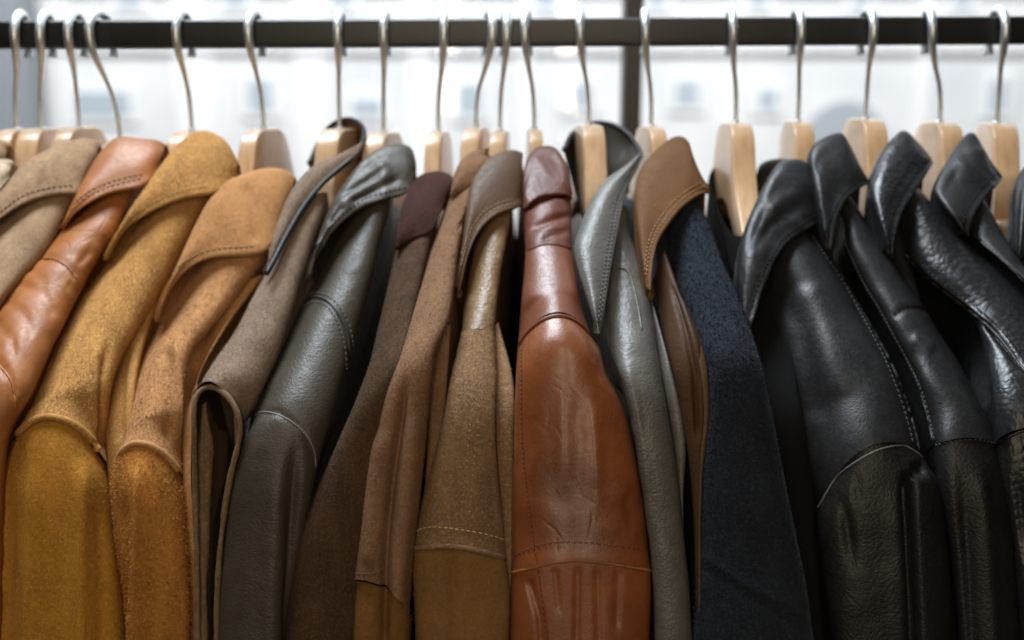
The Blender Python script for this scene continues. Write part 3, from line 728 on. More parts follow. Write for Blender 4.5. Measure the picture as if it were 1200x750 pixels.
S, c = j.collar([(612, 232), (613, 212), (617, 192), (626, 179), (640, 174.5), (652, 178), (663, 193), (668, 210), (671, 228)],
                [(612, 246), (620, 238), (630, 231), (640, 228), (650, 227), (657, 227), (663, 228), (668, 229), (672, 233)], M_['oxblood'], dr=.016, off=-.0015, hem=.0004, bulge=.004, wr=[(.0008, 24, 20, 60), (.0016, 20, 36, -61)])
st = mids([(616, 294), (614, 320), (611, 350), (608, 385), (607, 405)], [(671, 293), (674, 315), (678, 342), (684, 370), (693, 394)], bow=.14); st[-1] = ((607, 405), (650, 366), (693, 394)); st[-2] = ((609, 378), (649, 346), (685, 370))
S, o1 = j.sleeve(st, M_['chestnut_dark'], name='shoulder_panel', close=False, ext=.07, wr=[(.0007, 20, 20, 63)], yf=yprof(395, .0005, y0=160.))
piping(S, [(618, 294), (634, 287), (650, 284), (664, 287), (671, 294)], M_['chestnut_dark'], o1, .0009)
L = [(607, 404), (605, 430), (603, 480), (601, 540), (599, 605), (599, 671)]
R = [(692, 393), (703, 410), (712, 440), (734, 490), (753, 580), (763, 668)]
Mm = [(650, 370), (655, 400), (662, 450), (668, 520), (676, 590), (682, 656)]
CREASES = []
for k in range(26):
    x, y = random.uniform(608, 735), random.uniform(430, 625); l = random.uniform(22, 62); an = random.gauss(.5, .35) if k % 3 else random.gauss(1.35, .25)
    CREASES.append(([(x, y), (x + l * .5 * math.cos(an), y + l * .5 * math.sin(an) + random.uniform(-3, 3)), (x + l * math.cos(an + .15), y + l * math.sin(an + .15))], random.uniform(.8, 1.3), -random.uniform(.00008, .00022), 'g', .4))
S, o = j.sleeve(mids(L, R, M=Mm), M_['chestnut'], name='upper_sleeve', close=False, nu=170, per=44, dr=.034, wr=[(.0008, 8, 8, 65), (.0003, 40, 30, 67)], yf=yprof(395, .002, y0=160.), roll=(.0012, .010),
                folds=[([(688, 398), (700, 425), (706, 455)], 4, -.0010, 'g', .4), ([(664, 420), (660, 500), (664, 600)], 11, .0012, 'g', .45), ([(692, 430), (698, 520), (700, 620)], 9, .0012, 'g', .45), ([(745, 560), (735, 590), (742, 630)], 6, -.0012, 'g', .4)] + CREASES)
piping(S, [(608, 405), (620, 387), (634, 374), (650, 369), (668, 372), (682, 381), (693, 395)], M_['chestnut_dark'], o, .0017, off=.0)
stitches(S, [(611, 408), (611.5, 440), (611, 480), (613, 530), (617, 570), (623, 620), (629, 658)], M_['thread_red'], o, r=.0003, length=.002)
stitches(S, [(603, 651), (618, 644), (640, 637), (670, 635.5), (700, 637), (730, 640.5), (758, 646)], M_['thread_red'], o)
st = mids([(599, 672), (598, 700), (596, 770)], [(763, 669), (763, 700), (761, 770)], M=[(682, 656), (682, 690), (682, 770)])
S2, sl = j.sleeve(down(st), M_['chestnut'], dr=.026, yf=yprof(395, .004, y0=160.), wr=[(.001, 12, 14, 69)], nu=80,
                  folds=[([(677, 662), (676, 720), (675, 780)], 3, -.0016, 'g', (.1, .3)), ([(700, 662), (702, 780)], 3, -.0014), ([(725, 664), (722, 740)], 4, -.0012), ([(618, 675), (632, 720), (636, 770)], 4, -.002), ([(650, 665), (655, 720)], 3, -.001)])
piping(S2, [(599, 671), (620, 664), (645, 658.5), (672, 656.5), (700, 658), (735, 663), (763, 669)], M_['tan_welt'], sl, .0013, off=.0008)
stitches(S2, [(631, 666), (635, 700), (640, 735), (646, 790)], M_['thread_red'], sl)

# ---------------------------------------------------------------- 13: steel grey leather with stand up collar
j = Jacket('leather_jacket', 'silvery grey leather jacket with its collar standing open around the hanger', 'jacket', 687, knee=440, t=.008, off=.004)
L = [(727, 265), (720, 290), (714, 320), (708, 352), (706, 382), (714, 412), (728, 450), (744, 520), (757, 610), (764, 661), (767, 770)]
R = [(738, 275), (747, 298), (755, 322), (762, 348), (767, 378), (771, 412), (780, 467), (793, 547), (802, 630), (808, 685), (813, 770)]
S, o = j.body(down(mids(L, R, bow=.16)), M_['steel'], ext=.06, wr=[(.0012, 16, 20, 71), (.0005, 50, 40, 73)], folds=[([(733, 420), (745, 480), (756, 560), (764, 700)], 6, .0015), ([(722, 440), (738, 500)], 5, -.002)])
piping(S, [(722, 314), (735, 317), (742, 335), (748, 362), (752, 388)], M_['steel'], o, .001)
j.sleeve(even([(758, 370), (768, 410), (780, 470), (792, 545), (799, 640), (805, 760), (808, 900)], [(765, 352), (782, 415), (800, 474), (804, 523), (801, 600), (806, 760), (812, 900)], 8, bow=.05), M_['steel'], name='back_panel', yf=yprof(440, .022))
A = [(748, 182), (730, 196), (710, 210), (698, 226), (688, 244), (679, 267), (673, 288), (676, 310), (683, 335), (693, 368), (701, 390)]
B = [(751, 182), (746, 196), (737, 216), (730, 238), (724.5, 268), (720, 290), (716, 312), (711.5, 340), (708, 362), (705, 380), (702, 392)]
S, c = j.collar(A, B, M_['steel'], rollback=False, dr=.012, bulge=.010, off=-.020, hem=.0014, hemw=.14, wr=[(.0016, 26, 30, 75)])
stitches(S, [(738, 200), (722, 232), (716, 264), (710, 300), (704, 345), (700, 380)], M_['thread_grey'], c, double=[(742, 202), (727, 232), (720, 266), (714, 302), (707.5, 345), (702, 380)])
bk = resample([(661, 176), (668, 160), (681, 150), (700, 144), (720, 147), (737, 158), (747, 172), (751, 184)], 60)
top = at(bk[:, 0], bk[:, 1], np.interp(np.linspace(0, 1, 60), [0, .25, .5, .8, 1], [-.01, .03, .036, .0, -.055]))
lo_ = resample([(684, 262), (688, 254), (692, 244), (698, 233), (706, 221), (716, 209), (729, 198), (747, 187)], 60)
low = at(lo_[:, 0], lo_[:, 1], np.interp(np.linspace(0, 1, 60), [0, .25, .5, .8, 1], [-.05, .0, .01, -.02, -.055]))
w = np.linspace(0, 1, 12)[:, None, None]
G = top[None] * (1 - w) + low[None] * w; G[..., 1] += .012 * np.sin(PI * w[..., 0])
G += (normals(G) * (.0016 * vnoise(G * 55, 77))[..., None])
mb = MB(); mb.grid(G[:, 27:]); mb.build('collar_stand', M_['steel'], c)
mb = MB(); mb.grid(G[:, :28]); mb.build('lining', M_['dark_lining'], j.root)
mb = MB(); mb.tube(top, .0022, 8); mb.build('collar_edge', M_['black'], c)

# ---------------------------------------------------------------- 14: navy wool coat with cognac collar
j = Jacket('wool_coat', 'navy blue wool coat with a brown leather collar and brown front edge', 'coat', 755, knee=410, t=.012)
L = [(781, 274), (786, 305), (794, 340), (804, 368), (814, 392), (828, 432), (828, 480), (821, 547), (817, 630), (815, 700), (813, 770)]
R = [(824, 245), (832, 268), (847, 308), (863, 343), (878, 382), (893, 430), (905, 485), (917, 545), (932, 620), (945, 685), (956, 770)]
S, o = j.body(down(mids(L, R, bow=.14)), M_['navy'], fib=34000, flen=.0022, wr=[(.0028, 7, 14, 81), (.0008, 30, 30, 82)], nu=64, dr=.026,
              folds=[([(818, 650), (845, 664), (870, 682), (910, 703), (950, 726)], 4, .0022), ([(816, 660), (845, 675), (870, 693), (910, 714), (948, 736)], 4, -.002)])
j.sleeve(even([(764, 330), (776, 385), (790, 440), (803, 510), (812, 600), (816, 800)], [(779, 292), (795, 338), (813, 385), (829, 425), (830, 470), (823, 545), (821, 640), (822, 800)], 8, bow=0), M_['cognac_dark'], name='front_panel', yf=yprof(410, .012), close=False, ext=.05,
         folds=[([(786, 330), (803, 385), (814, 440), (818, 520)], 3.5, -.003), ([(796, 345), (811, 390), (824, 440)], 4, .0015)])
j.sleeve(even([(800, 356), (811, 395), (821, 435), (825, 475), (821, 530), (818, 600), (818, 800)], [(806, 362), (819, 400), (831, 435), (832, 475), (826, 535), (822, 600), (822, 800)], 8, bow=0), M_['hazel_collar'], name='front_edge', yf=yprof(410, .009), close=False, ext=.03, dr=.004)
S, c = j.collar([(760, 338), (752, 305), (747, 268), (745, 238), (748, 213), (758, 193), (777, 174), (794, 163.5), (807, 168), (814, 188), (823, 209), (831, 221)],
                [(761, 351), (762, 326), (765, 303), (771, 283), (781, 267), (791, 253), (798, 245), (808, 236.5), (815, 231), (822, 227), (827, 225), (832, 223.5)], M_['cognac'], dr=.018, hem=.0018, hemw=.12, wr=[(.0012, 22, 24, 85)])
stitches(S, [(757, 325), (760, 298), (768, 274), (780, 256), (795, 238), (810, 226), (826, 217)], M_['thread_tan'], c, double=[(755, 322), (758, 292), (765, 270), (777, 251), (792, 234), (807, 222), (822, 213)], r=.0003)

# ---------------------------------------------------------------- 15: dark jacket behind
j = Jacket('cloth_jacket', 'plain black cloth jacket in deep shadow right of the navy coat, bare hanger showing', 'jacket', 857, knee=470, t=.012, off=.045)
L = [(832, 212), (838, 245), (850, 290), (866, 340), (884, 400), (898, 470), (915, 550), (930, 640), (945, 770)]
R = [(898, 214), (905, 245), (912, 290), (920, 340), (930, 400), (938, 470), (950, 550), (960, 640), (966, 770)]
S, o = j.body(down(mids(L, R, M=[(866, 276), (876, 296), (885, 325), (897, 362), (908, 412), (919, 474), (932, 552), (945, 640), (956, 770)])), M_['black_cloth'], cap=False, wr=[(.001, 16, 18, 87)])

bk = resample([(829, 216), (832, 203), (838, 196), (846, 199), (860, 214), (878, 218), (890, 210), (900, 205)], 40); top = at(bk[:, 0], bk[:, 1], np.interp(np.linspace(0, 1, 40), [0, .3, .6, 1], [.0, .05, .06, .03]))
lo_ = resample([(834, 330), (850, 335), (870, 340), (890, 338), (912, 330)], 40); low = at(lo_[:, 0], lo_[:, 1], np.interp(np.linspace(0, 1, 40), [0, .3, .6, 1], [-.03, .04, .05, .0]))
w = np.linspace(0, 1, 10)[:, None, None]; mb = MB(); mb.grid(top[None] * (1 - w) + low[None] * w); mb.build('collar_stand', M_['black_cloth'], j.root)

# ---------------------------------------------------------------- 16: black leather, widest
j = Jacket('leather_jacket', 'black leather jacket with wide collar, painted pale highlight on its armhole seam and pinched sleeve', 'jacket', 932, knee=525, t=.012)
L = [(893, 318), (890, 350), (893, 385), (903, 425), (916, 470), (930, 515), (945, 560), (957, 594)]
R = [(953, 273), (968, 296), (993, 333), (1011, 366), (1031, 402), (1051, 442), (1069, 490), (1081, 533)]
st = mids(L, R, bow=.12); st[-1] = ((957, 594), (1017, 524), (1081, 533)); st[-2] = ((945, 556), (1010, 492), (1071, 496)); st[-3] = ((930, 512), (1000, 455), (1052, 444))
S, o = j.body(st, M_['black'], wr=[(.0012, 12, 14, 91), (.0003, 40, 40, 92)], dr=.055, nu=72,
              folds=[([(905, 320), (938, 380), (948, 440), (952, 500)], 20, -.0035), ([(940, 330), (965, 400), (985, 470)], 20, .002)])
stitches(S, [(951, 276), (967, 300), (991, 336), (1008, 367), (1022, 393), (1036, 420), (1053, 462), (1066, 505), (1070, 523)], M_['thread_pale'], o, r=.00036)
piping(S, [(955, 278), (971, 300), (995, 336), (1013, 368), (1028, 395), (1042, 422), (1059, 463), (1072, 505), (1077, 528)], M_['black'], o, .0012)
st = mids([(957, 596), (960, 630), (967, 690), (976, 770)], [(1082, 536), (1103, 575), (1111, 640), (1121, 770)], M=[(1018, 522), (1028, 575), (1036, 650), (1046, 770)])
S2, sl = j.sleeve(down(st), M_['black_soft'], dr=.026, nu=80, per=18, yf=yprof(525, .002), wr=[(.0012, 10, 16, 95), (.0005, 40, 30, 97)],
                  folds=[([(1065, 548), (1064, 580), (1067, 640), (1070, 700), (1074, 800), (1080, 1000)], 6, -.010, 'g', (.06, 0)), ([(1068, 553), (1085, 549)], 7, -.005), ([(1048, 560), (1054, 640), (1058, 760)], 14, .0015, 'g', (.3, 0)), ([(980, 568), (992, 610), (1002, 680)], 7, -.0022, 'g', .45), ([(1003, 548), (1008, 600)], 5, -.0010, 'g', .45)])
piping(S2, [(957, 596), (963, 579), (977, 561), (1000, 543), (1027, 528), (1053, 522), (1070, 525), (1082, 537)], M_['welt_pale'], sl, .0006, off=.0003)  # bluish seam highlight put in as a pale welt colour
S, c = j.collar([(864, 372), (864, 335), (868, 298), (877, 268), (889, 240), (901, 216), (914, 197), (930, 191), (945, 193), (953, 209), (960, 232), (965, 254)],
                [(872, 400), (884, 372), (893, 342), (901, 320), (909, 303), (918, 290), (928, 281), (938, 273.5), (948, 267), (955, 262.5), (960, 260), (965, 257.5)], M_['black'], dr=.022, hem=.0018, hemw=.12,
                wr=[(.0010, 20, 20, 99), (.0020, 34, 26, -98)], folds=[([(880, 300), (905, 262), (940, 240), (962, 240)], 7, -.0018, 'g', .4), ([(900, 250), (918, 232), (945, 222)], 6, .0014, 'g', .4)])
stitches(S, [(880, 360), (893, 322), (905, 300), (917, 281), (934, 267), (950, 256), (962, 249)], M_['thread_black'], c)
bk = resample([(888, 205), (893, 193), (907, 187), (925, 187), (940, 190), (949, 197)], 40); top = at(bk[:, 0], bk[:, 1], np.interp(np.linspace(0, 1, 40), [0, .5, 1], [-.03, -.015, -.03]))
mb = MB(); mb.grid(np.stack([top + np.array([0, .012, -.03]), top + np.array([0, .010, -.004]), top + np.array([0, .006, 0]), top, top + np.array([0, -.004, -.004]), top + np.array([0, -.006, -.02])], 0)); mb.build('collar_stand', M_['black'], c)

# ---------------------------------------------------------------- 17: black leather with contrast stitched seam
j = Jacket('leather_jacket', 'black leather jacket with a long pale stitched seam and stitched armhole, small pointed collar', 'jacket', 1008, knee=515, t=.011)
L = [(986, 262), (991, 288), (1011, 331), (1028, 358), (1044, 387), (1062, 420), (1077, 453), (1087, 487), (1094, 521)]
R = [(1011, 252), (1036, 290), (1064, 328), (1084, 360), (1101, 390), (1121, 420), (1141, 457), (1155, 487), (1168, 518)]
st = mids(L, R, bow=.12); st[-1] = ((1094, 521), (1131, 513), (1168, 518)); st[-2] = ((1087, 490), (1124, 474), (1156, 487))
S, o = j.body(st, M_['black'], wr=[(.0009, 16, 16, 101), (.0003, 50, 40, 102)], dr=.026, folds=[([(1045, 372), (1060, 361), (1077, 360), (1093, 365)], 3, -.0016), ([(1068, 395), (1095, 410)], 8, .0015)])
stitches(S, [(992, 287), (1012, 330), (1029, 358), (1045, 387), (1063, 420), (1079, 453), (1089, 485), (1096, 516)], M_['thread_pale'], o, r=.00042, length=.0022)
piping(S, [(990, 287), (1010, 331), (1027, 359), (1043, 388), (1061, 421), (1077, 454), (1087, 486), (1094, 518)], M_['black'], o, .0012)
stitches(S, [(1045, 369), (1060, 359), (1077, 358), (1092, 362)], M_['thread_black'], o)
st = mids([(1094, 523), (1100, 570), (1113, 650), (1124, 770)], [(1168, 520), (1181, 567), (1191, 640), (1201, 770)], M=[(1131, 514), (1140, 565), (1150, 645), (1160, 770)])
S2, sl = j.sleeve(down(st), M_['black_soft'], dr=.026, yf=yprof(515, .002), wr=[(.0009, 10, 18, 103)], folds=[([(1122, 530), (1130, 580), (1136, 680), (1142, 800), (1146, 1000)], 9, -.003, 'g', (.2, 0)), ([(1146, 530), (1155, 600), (1162, 700), (1168, 800)], 9, .0020, 'g', (.2, 0))])
stitches(S2, [(1096, 522), (1112, 518), (1130, 515.5), (1148, 515.5), (1167, 520)], M_['thread_pale'], sl, r=.0005, length=.0022)
S, c = j.collar([(970, 297), (964, 270), (957, 240), (952, 205), (951, 184), (961, 170), (977, 161.5), (989, 160), (997, 172), (1007, 192), (1016, 210)],
                [(972, 300), (975, 280), (980, 258), (987, 241), (993, 233), (999, 227), (1004, 223), (1009, 219.5), (1012, 217), (1015, 214.5), (1017.5, 212)], M_['black'], dr=.018, hem=.0018, hemw=.12, wr=[(.0012, 26, 26, 105), (.0016, 30, 36, -106)])
stitches(S, [(966, 278), (970, 262), (978, 246), (988, 228), (1000, 217), (1011, 208)], M_['thread_black'], c)

# ---------------------------------------------------------------- 18: pebbled black leather
j = Jacket('leather_jacket', 'black pebbled grain leather jacket with a high collar and broad shiny shoulder', 'jacket', 1094, knee=470, t=.012)
L = [(1052, 280), (1062, 296), (1076, 315), (1092, 331), (1114, 349), (1135, 368), (1150, 395), (1156, 430), (1161, 470), (1165, 518)]
R = [(1082, 226), (1114, 266), (1153, 300), (1180, 322), (1204, 344), (1232, 375), (1252, 405), (1266, 440), (1275, 475), (1280, 520)]
st = mids(L, R, bow=.1); st[-1] = ((1165, 519), (1215, 500), (1280, 520))
S, o = j.body(st, M_['black_pebble'], wr=[(.0012, 14, 14, 111), (.0003, 50, 50, 112)], dr=.032, nu=72,
              folds=[([(1060, 297), (1090, 329), (1133, 363), (1165, 392), (1182, 412), (1204, 442)], 4, -.0035), ([(1054, 288), (1085, 318), (1130, 354), (1168, 386)], 3, .002)])
piping(S, [(1060, 294), (1075, 312), (1090, 327), (1112, 344), (1133, 360), (1152, 375), (1168, 391), (1182, 409), (1202, 438)], M_['welt_dark'], o, .0011, off=.001)
stitches(S, [(1064, 291), (1079, 308), (1094, 322), (1116, 339), (1137, 355), (1156, 370), (1172, 386), (1187, 404), (1205, 430)], M_['thread_black'], o)
st = mids([(1165, 521), (1172, 570), (1184, 650), (1194, 770)], [(1280, 522), (1290, 580), (1298, 650), (1300, 770)], M=[(1216, 503), (1225, 560), (1235, 650), (1245, 770)])
S2, sl = j.sleeve(down(st), M_['black_pebble'], dr=.03, yf=yprof(470, .003), wr=[(.0012, 14, 16, 113)], folds=[([(1185, 530), (1195, 580), (1205, 680)], 9, -.0025, 'g', .4)])
piping(S2, [(1166, 521), (1180, 513), (1200, 504), (1225, 502)], M_['black_pebble'], sl, .0014)
S, c = j.collar([(1043, 300), (1035, 275), (1026, 248), (1022, 224), (1028, 200), (1039, 180), (1052, 164), (1063, 156.5), (1076, 168), (1085, 178), (1092, 187)],
                [(1044, 303), (1047, 284), (1052, 264), (1058, 248), (1065, 236), (1072, 225), (1079, 214), (1084, 206), (1088, 199), (1091, 194), (1093.5, 189)], M_['black_pebble'], dr=.018, hem=.0018, hemw=.12, wr=[(.0013, 26, 26, 115)])
stitches(S, [(1038, 280), (1044, 256), (1052, 236), (1064, 217), (1076, 199), (1086, 186)], M_['thread_black'], c, double=[(1034, 262), (1040, 240), (1048, 222), (1059, 204), (1070, 187), (1079, 176)])

# ---------------------------------------------------------------- 19: black leather at the right
j = Jacket('leather_jacket', 'smooth black leather jacket with broad pointed collar beside the right edge hanger', 'jacket', 1161, knee=430, t=.011)
L = [(1124, 262), (1134, 272), (1148, 285), (1178, 310), (1210, 342), (1235, 390), (1260, 480), (1280, 600), (1290, 770)]
R = [(1154, 234), (1166, 256), (1182, 284), (1206, 316), (1245, 350), (1290, 400), (1320, 480), (1335, 600), (1340, 770)]
S, o = j.body(down(mids(L, R, bow=.1)), M_['black'], cap=False, wr=[(.001, 20, 20, 121)])
piping(S, [(1148, 282), (1160, 292), (1178, 307), (1202, 332)], M_['welt_dark'], o, .0011)
S, c = j.collar([(1131, 276), (1118, 258), (1104, 240), (1099, 224), (1112, 197), (1128, 172), (1142, 159), (1152, 172), (1161, 188), (1168, 198), (1175, 207)],
                [(1133, 278), (1136, 267), (1141, 254), (1147, 243), (1152, 236), (1157, 229.5), (1162, 224), (1166, 219), (1169, 216), (1172, 213), (1176, 209)], M_['black'], dr=.018, hem=.0016, hemw=.12, wr=[(.0012, 24, 28, 125), (.0020, 36, 30, -126)])
stitches(S, [(1128, 262), (1132, 250), (1142, 233), (1154, 217), (1168, 203)], M_['thread_black'], c)

# ---------------------------------------------------------------- 20: last sliver
j = Jacket('leather_jacket', 'black leather jacket cut off by the right edge, only a dark collar sliver in view', 'jacket', 1240, knee=430, t=.010)
S, o = j.body(down(even([(1194, 290), (1215, 320), (1250, 380), (1290, 500), (1310, 770)], [(1260, 250), (1290, 300), (1330, 380), (1370, 500), (1390, 770)], 7)), M_['black'])
S, c = j.collar([(1193, 300), (1193, 270), (1194, 240), (1197, 218), (1206, 200), (1222, 190), (1240, 196), (1255, 220)], [(1196, 305), (1201, 285), (1208, 268), (1216, 256), (1226, 248), (1236, 242), (1246, 238), (1256, 228)], M_['black'], dr=.016)

# ================================================================== rail, hangers, window, street
RAILZ = lambda x: float(at(600, 41 - 5.5 * (x + .45) / .95, 0)[2])
m_rail = plain('black_painted_steel', (.012, .012, .013), .38, 0, .5, bump=.08, bscale=500)
mb = MB(); h = .0115
xa, xb = -.95, .95
def railbox():
    V = []
    prof = []
    for cx, cz, a0 in ((1, 1, 0), (-1, 1, 90), (-1, -1, 180), (1, -1, 270)):
        for a in (0, 30, 60, 90):
            q = math.radians(a0 + a); prof.append((cx * (h - .003) + .003 * math.cos(q), cz * (h - .003) + .003 * math.sin(q)))
    G = np.array([[(x, p[0], RAILZ(x) + p[1]) for p in prof] for x in np.linspace(xa, xb, 30)])
    mb.grid(G, close_u=True)
    return G
railbox()
rail = thing('clothes_rail', (0, 0, -1.45), 'straight black square steel clothes rail carrying all the hangers', 'clothes rail')
mb.build('rail_bar', m_rail, rail).modifiers.new('edge', 'EDGE_SPLIT').split_angle = math.radians(25)
for x in (xa, xb):
    b = MB(); b.box((x - .0115, -.0115, -1.43), (x + .0115, .0115, RAILZ(x) - .0118)); b.build('upright', m_rail, rail, smooth=False, bevel=.002)
    b = MB(); b.box((x - .014, -.26, -1.452), (x + .014, .26, -1.432)); b.build('foot', m_rail, rail, smooth=False, bevel=.003)

m_steel = plain('brushed_hook_steel', (.84, .89, .96), .36, .85)
m_wood = wood('lacquered_hanger_wood', (.70, .46, .27), (.58, .345, .175))

def hanger_profile():
    """outline in the plane of the hanger (s along it, z up), neck top at z = 0"""
    top = [(0, 0), (.014, 0), (.022, -.0018), (.030, -.0075), (.036, -.018), (.042, -.034), (.054, -.056), (.075, -.080), (.10, -.105), (.13, -.136), (.155, -.163), (.162, -.174)]
    bot = [(.208, -.147), (.195, -.145), (.16, -.125), (.12, -.105), (.08, -.088), (.05, -.075), (.02, -.066), (0, -.063)]
    return top, bot
def make_hanger(hx, fx, top_px, width_px, label):
    """hx: stem pixel at the neck, fx: pixel of the hook's front on the rail, top_px: pixel row of the neck top"""
    p0 = at(hx, top_px, 0); X0, Z0 = float(p0[0]), float(p0[2])
    root = thing('clothes_hanger', (X0, 0, Z0), label, 'hanger', 'wooden hangers hooked on the rail')
    th = width_px * .78 / F / 2
    jk = min(ALLJ, key=lambda q: abs(q.stem - hx)); rid = np.vstack([i['ridge'] for i in jk.infos]); rid = rid[np.argsort(-rid[:, 1])]
    far = rid[:, 1].min()
    def ridge_at(y):
        k = int(np.argmin(np.abs(rid[:, 1] - y))); return rid[k]
    xdir = (ridge_at(max(far, -.2))[0] - X0) / -max(far, -.2)
    top, bot = hanger_profile(); mb = MB()
    ns = 15
    tt = resample(top, 44); 
    for sg in (-1, 1):
        rows = []
        for i in range(len(tt)):
            s, z = tt[i]
            zb = np.interp(s, [0, .02, .05, .08, .12, .15, .162], [-.066, -.070, -.090, -.116, -.155, -.180, -.1795])
            wdt = th * (1 - .25 * np.clip((s - .05) / .1, 0, 1)); lean = 0.0
            if s > .05 and -s > far and jk.off0 < .02:
                lim = ridge_at(-s)[2] - Z0 - .016
                if lim < z: zb = min(zb, lim - .022); z = lim
            r = min(.0016, wdt * .4, max(.0006, (z - zb) * .4)); pr = []
            for cx, cz, a0 in ((1, 1, 0), (-1, 1, 90), (-1, 0, 180), (1, 0, 270)):
                for a in (0, 30, 60, 90):
                    q = math.radians(a0 + a); pr.append((cx * (wdt - r) + r * math.cos(q), (z - r if cz else zb + r) + r * math.sin(q)))
            rows.append([(X0 + a + xdir * sg * s, -sg * s, Z0 + b) for a, b in pr])
        G = np.array(rows)
        mb.grid(G, close_u=True, flip=(sg > 0))
        mb.f.append(tuple(range(mb.n - 16, mb.n)))
    body = mb.build('hanger_body', m_wood, root); body.modifiers.new('edge', 'EDGE_SPLIT').split_angle = math.radians(50)
    fX = float(at(fx, 41, -.026)[0]); zr = RAILZ(fX)
    dx = fX - X0
    hh = zr - Z0
    pts = [(0, 0, Z0 - .012), (0, 0, Z0 + .004), (dx * .04, -.0005, Z0 + hh * .22), (dx * .20, -.003, Z0 + hh * .42), (dx * .55, -.010, Z0 + hh * .62), (dx * .88, -.0195, Z0 + hh * .82),
           (dx, -.0225, zr + .001), (dx * .98, -.0170, zr + .0115), (dx * .9, -.0075, zr + .0165), (dx * .8, .002, zr + .0172), (dx * .7, .0115, zr + .0135), (dx * .6, .0175, zr + .004), (dx * .55, .0180, zr - .010), (dx * .53, .0165, zr - .0185)]
    C = crom([(X0 + a, b, c) for a, b, c in pts], 120)
    rr = np.interp(np.linspace(0, 1, 120), [0, .28, .42, .95, 1], [.0019, .0019, .0036, .0036, .0039])
    hb = MB(); hb.tube(C, rr, 12); hb.build('hook', m_steel, root)
    fr = MB(); fr.tube([(X0, 0, Z0 - .001), (X0, 0, Z0 + .0015)], .0036, 16); fr.build('ferrule', m_steel, root)
    return root
HANG = [(20, 15, 151, 22, 'wooden hanger at the left end of the rail holding the pale beige jacket'),
        (49, 45, 150, 30, 'wooden hanger over the cream suede jacket, second hook from the left end'),
        (93, 78, 149, 24, 'wooden hanger with rounded pale neck above the taupe suede jacket'),
        (141, 103, 166, 22, 'wooden hanger buried in the collar of the orange tan leather jacket'),
        (225, 205, 153, 25, 'wooden hanger rising just behind the mustard suede collar'),
        (309, 290, 151, 23, 'wooden hanger with its whole neck bare above the ochre suede jacket'),
        (398, 395, 151, 30, 'wooden hanger ringed by the dark edged collar of the grey brown vest'),
        (450, 449, 155, 27, 'wooden hanger behind the wrinkled olive grey leather collar'),
        (514, 520, 154, 21, 'narrow wooden hanger above the maroon collar'),
        (558, 577, 149, 25, 'wooden hanger above the brown suede jacket with two sleeve folds'),
        (586, 594, 153, 21, 'wooden hanger peeking out over the hazel suede collar'),
        (626, 615, 151, 18, 'thin tilted wooden hanger over the red brown leather jacket'),
        (690, 680, 146, 30, 'wooden hanger seen down to its arm inside the open grey leather collar'),
        (763, 757, 148, 22, 'wooden hanger behind the brown collar of the navy coat'),
        (862, 860, 144, 30, 'wooden hanger with both forked arms bare over the black cloth jacket'),
        (935, 940, 142, 27, 'wooden hanger above the widest black leather jacket beside the navy coat'),
        (1014, 1025, 139, 30, 'wooden hanger above the black jacket with the pale stitched seam'),
        (1101, 1094, 143, 30, 'wooden hanger above the pebbled black leather jacket'),
        (1168, 1180, 144, 34, 'wide wooden hanger nearest the right edge, its arm curving down in view')]
for a in HANG: make_hanger(*a)

# ---- shop window: frame bars and pane
m_frame = plain('brown_window_frame', (.046, .033, .026), .45)
win = thing('shop_window', (0, .45, -1.45), 'tall shop window with one dark brown upright bar behind the rail', 'window')
def bar(x0p, x1p, Y, y0=-1.45, y1=1.6):
    a, b = float(at(x0p, 80, Y)[0]), float(at(x1p, 80, Y)[0]); q = MB(); q.box((a, Y, y0), (b, Y + .05, y1)); q.build('mullion', m_frame, win, smooth=False, bevel=.003)
bar(731.5, 753, .45)
m, nt, b_ = newmat('window_glass')
nt.nodes.remove(b_); tr = nt.nodes.new('ShaderNodeBsdfTransparent'); gl = nt.nodes.new('ShaderNodeBsdfGlossy'); gl.inputs['Roughness'].default_value = .02
mixs = nt.nodes.new('ShaderNodeMixShader'); mixs.inputs[0].default_value = .03
nt.links.new(tr.outputs[0], mixs.inputs[1]); nt.links.new(gl.outputs[0], mixs.inputs[2]); nt.links.new(mixs.outputs[0], nt.nodes['Material Output'].inputs[0])
q = MB(); q.box((-2.2, .472, -1.45), (2.2, .478, 1.6)); q.build('pane', m, win, smooth=False)

# ---- the house across the street
YB = 30.0
m_wall, nt, b_ = newmat('pale_render'); tcw = node(nt, 'ShaderNodeTexCoord').outputs['Object']
nw_ = node(nt, 'ShaderNodeTexNoise', Scale=.28, Detail=4.0, Roughness=.6); nt.links.new(tcw, nw_.inputs['Vector'])
rw_ = ramp(nt, nw_.outputs['Fac'], [(.32, (.64, .66, .68)), (.66, (.80, .795, .78))]); nt.links.new(rw_.outputs[0], b_.inputs['Base Color']); b_.inputs['Roughness'].default_value = .9
m_trim = plain('white_trim', (.86, .86, .86), .8)
m_pane = plain('grey_window_glass', (.46, .52, .57), .25)
m_dark = plain('arch_door_shade', (.40, .43, .46), .6)
house = thing('apartment_building', (0, YB + 3, -4.2), 'pale rendered building across the street with an arched doorway, far out of focus', 'building')
def bx(px0, px1, py0, py1, Y, d, name, mat, par):
    p, r = at(px0, py1, Y), at(px1, py0, Y); q = MB(); q.box((p[0], Y, p[2]), (r[0], Y + d, r[2])); return q.build(name, mat, par, smooth=False)
q = MB(); q.box((-30, YB, -4.2), (30, YB + 6, 14)); wallo = q.build('wall', m_wall, house, smooth=False)
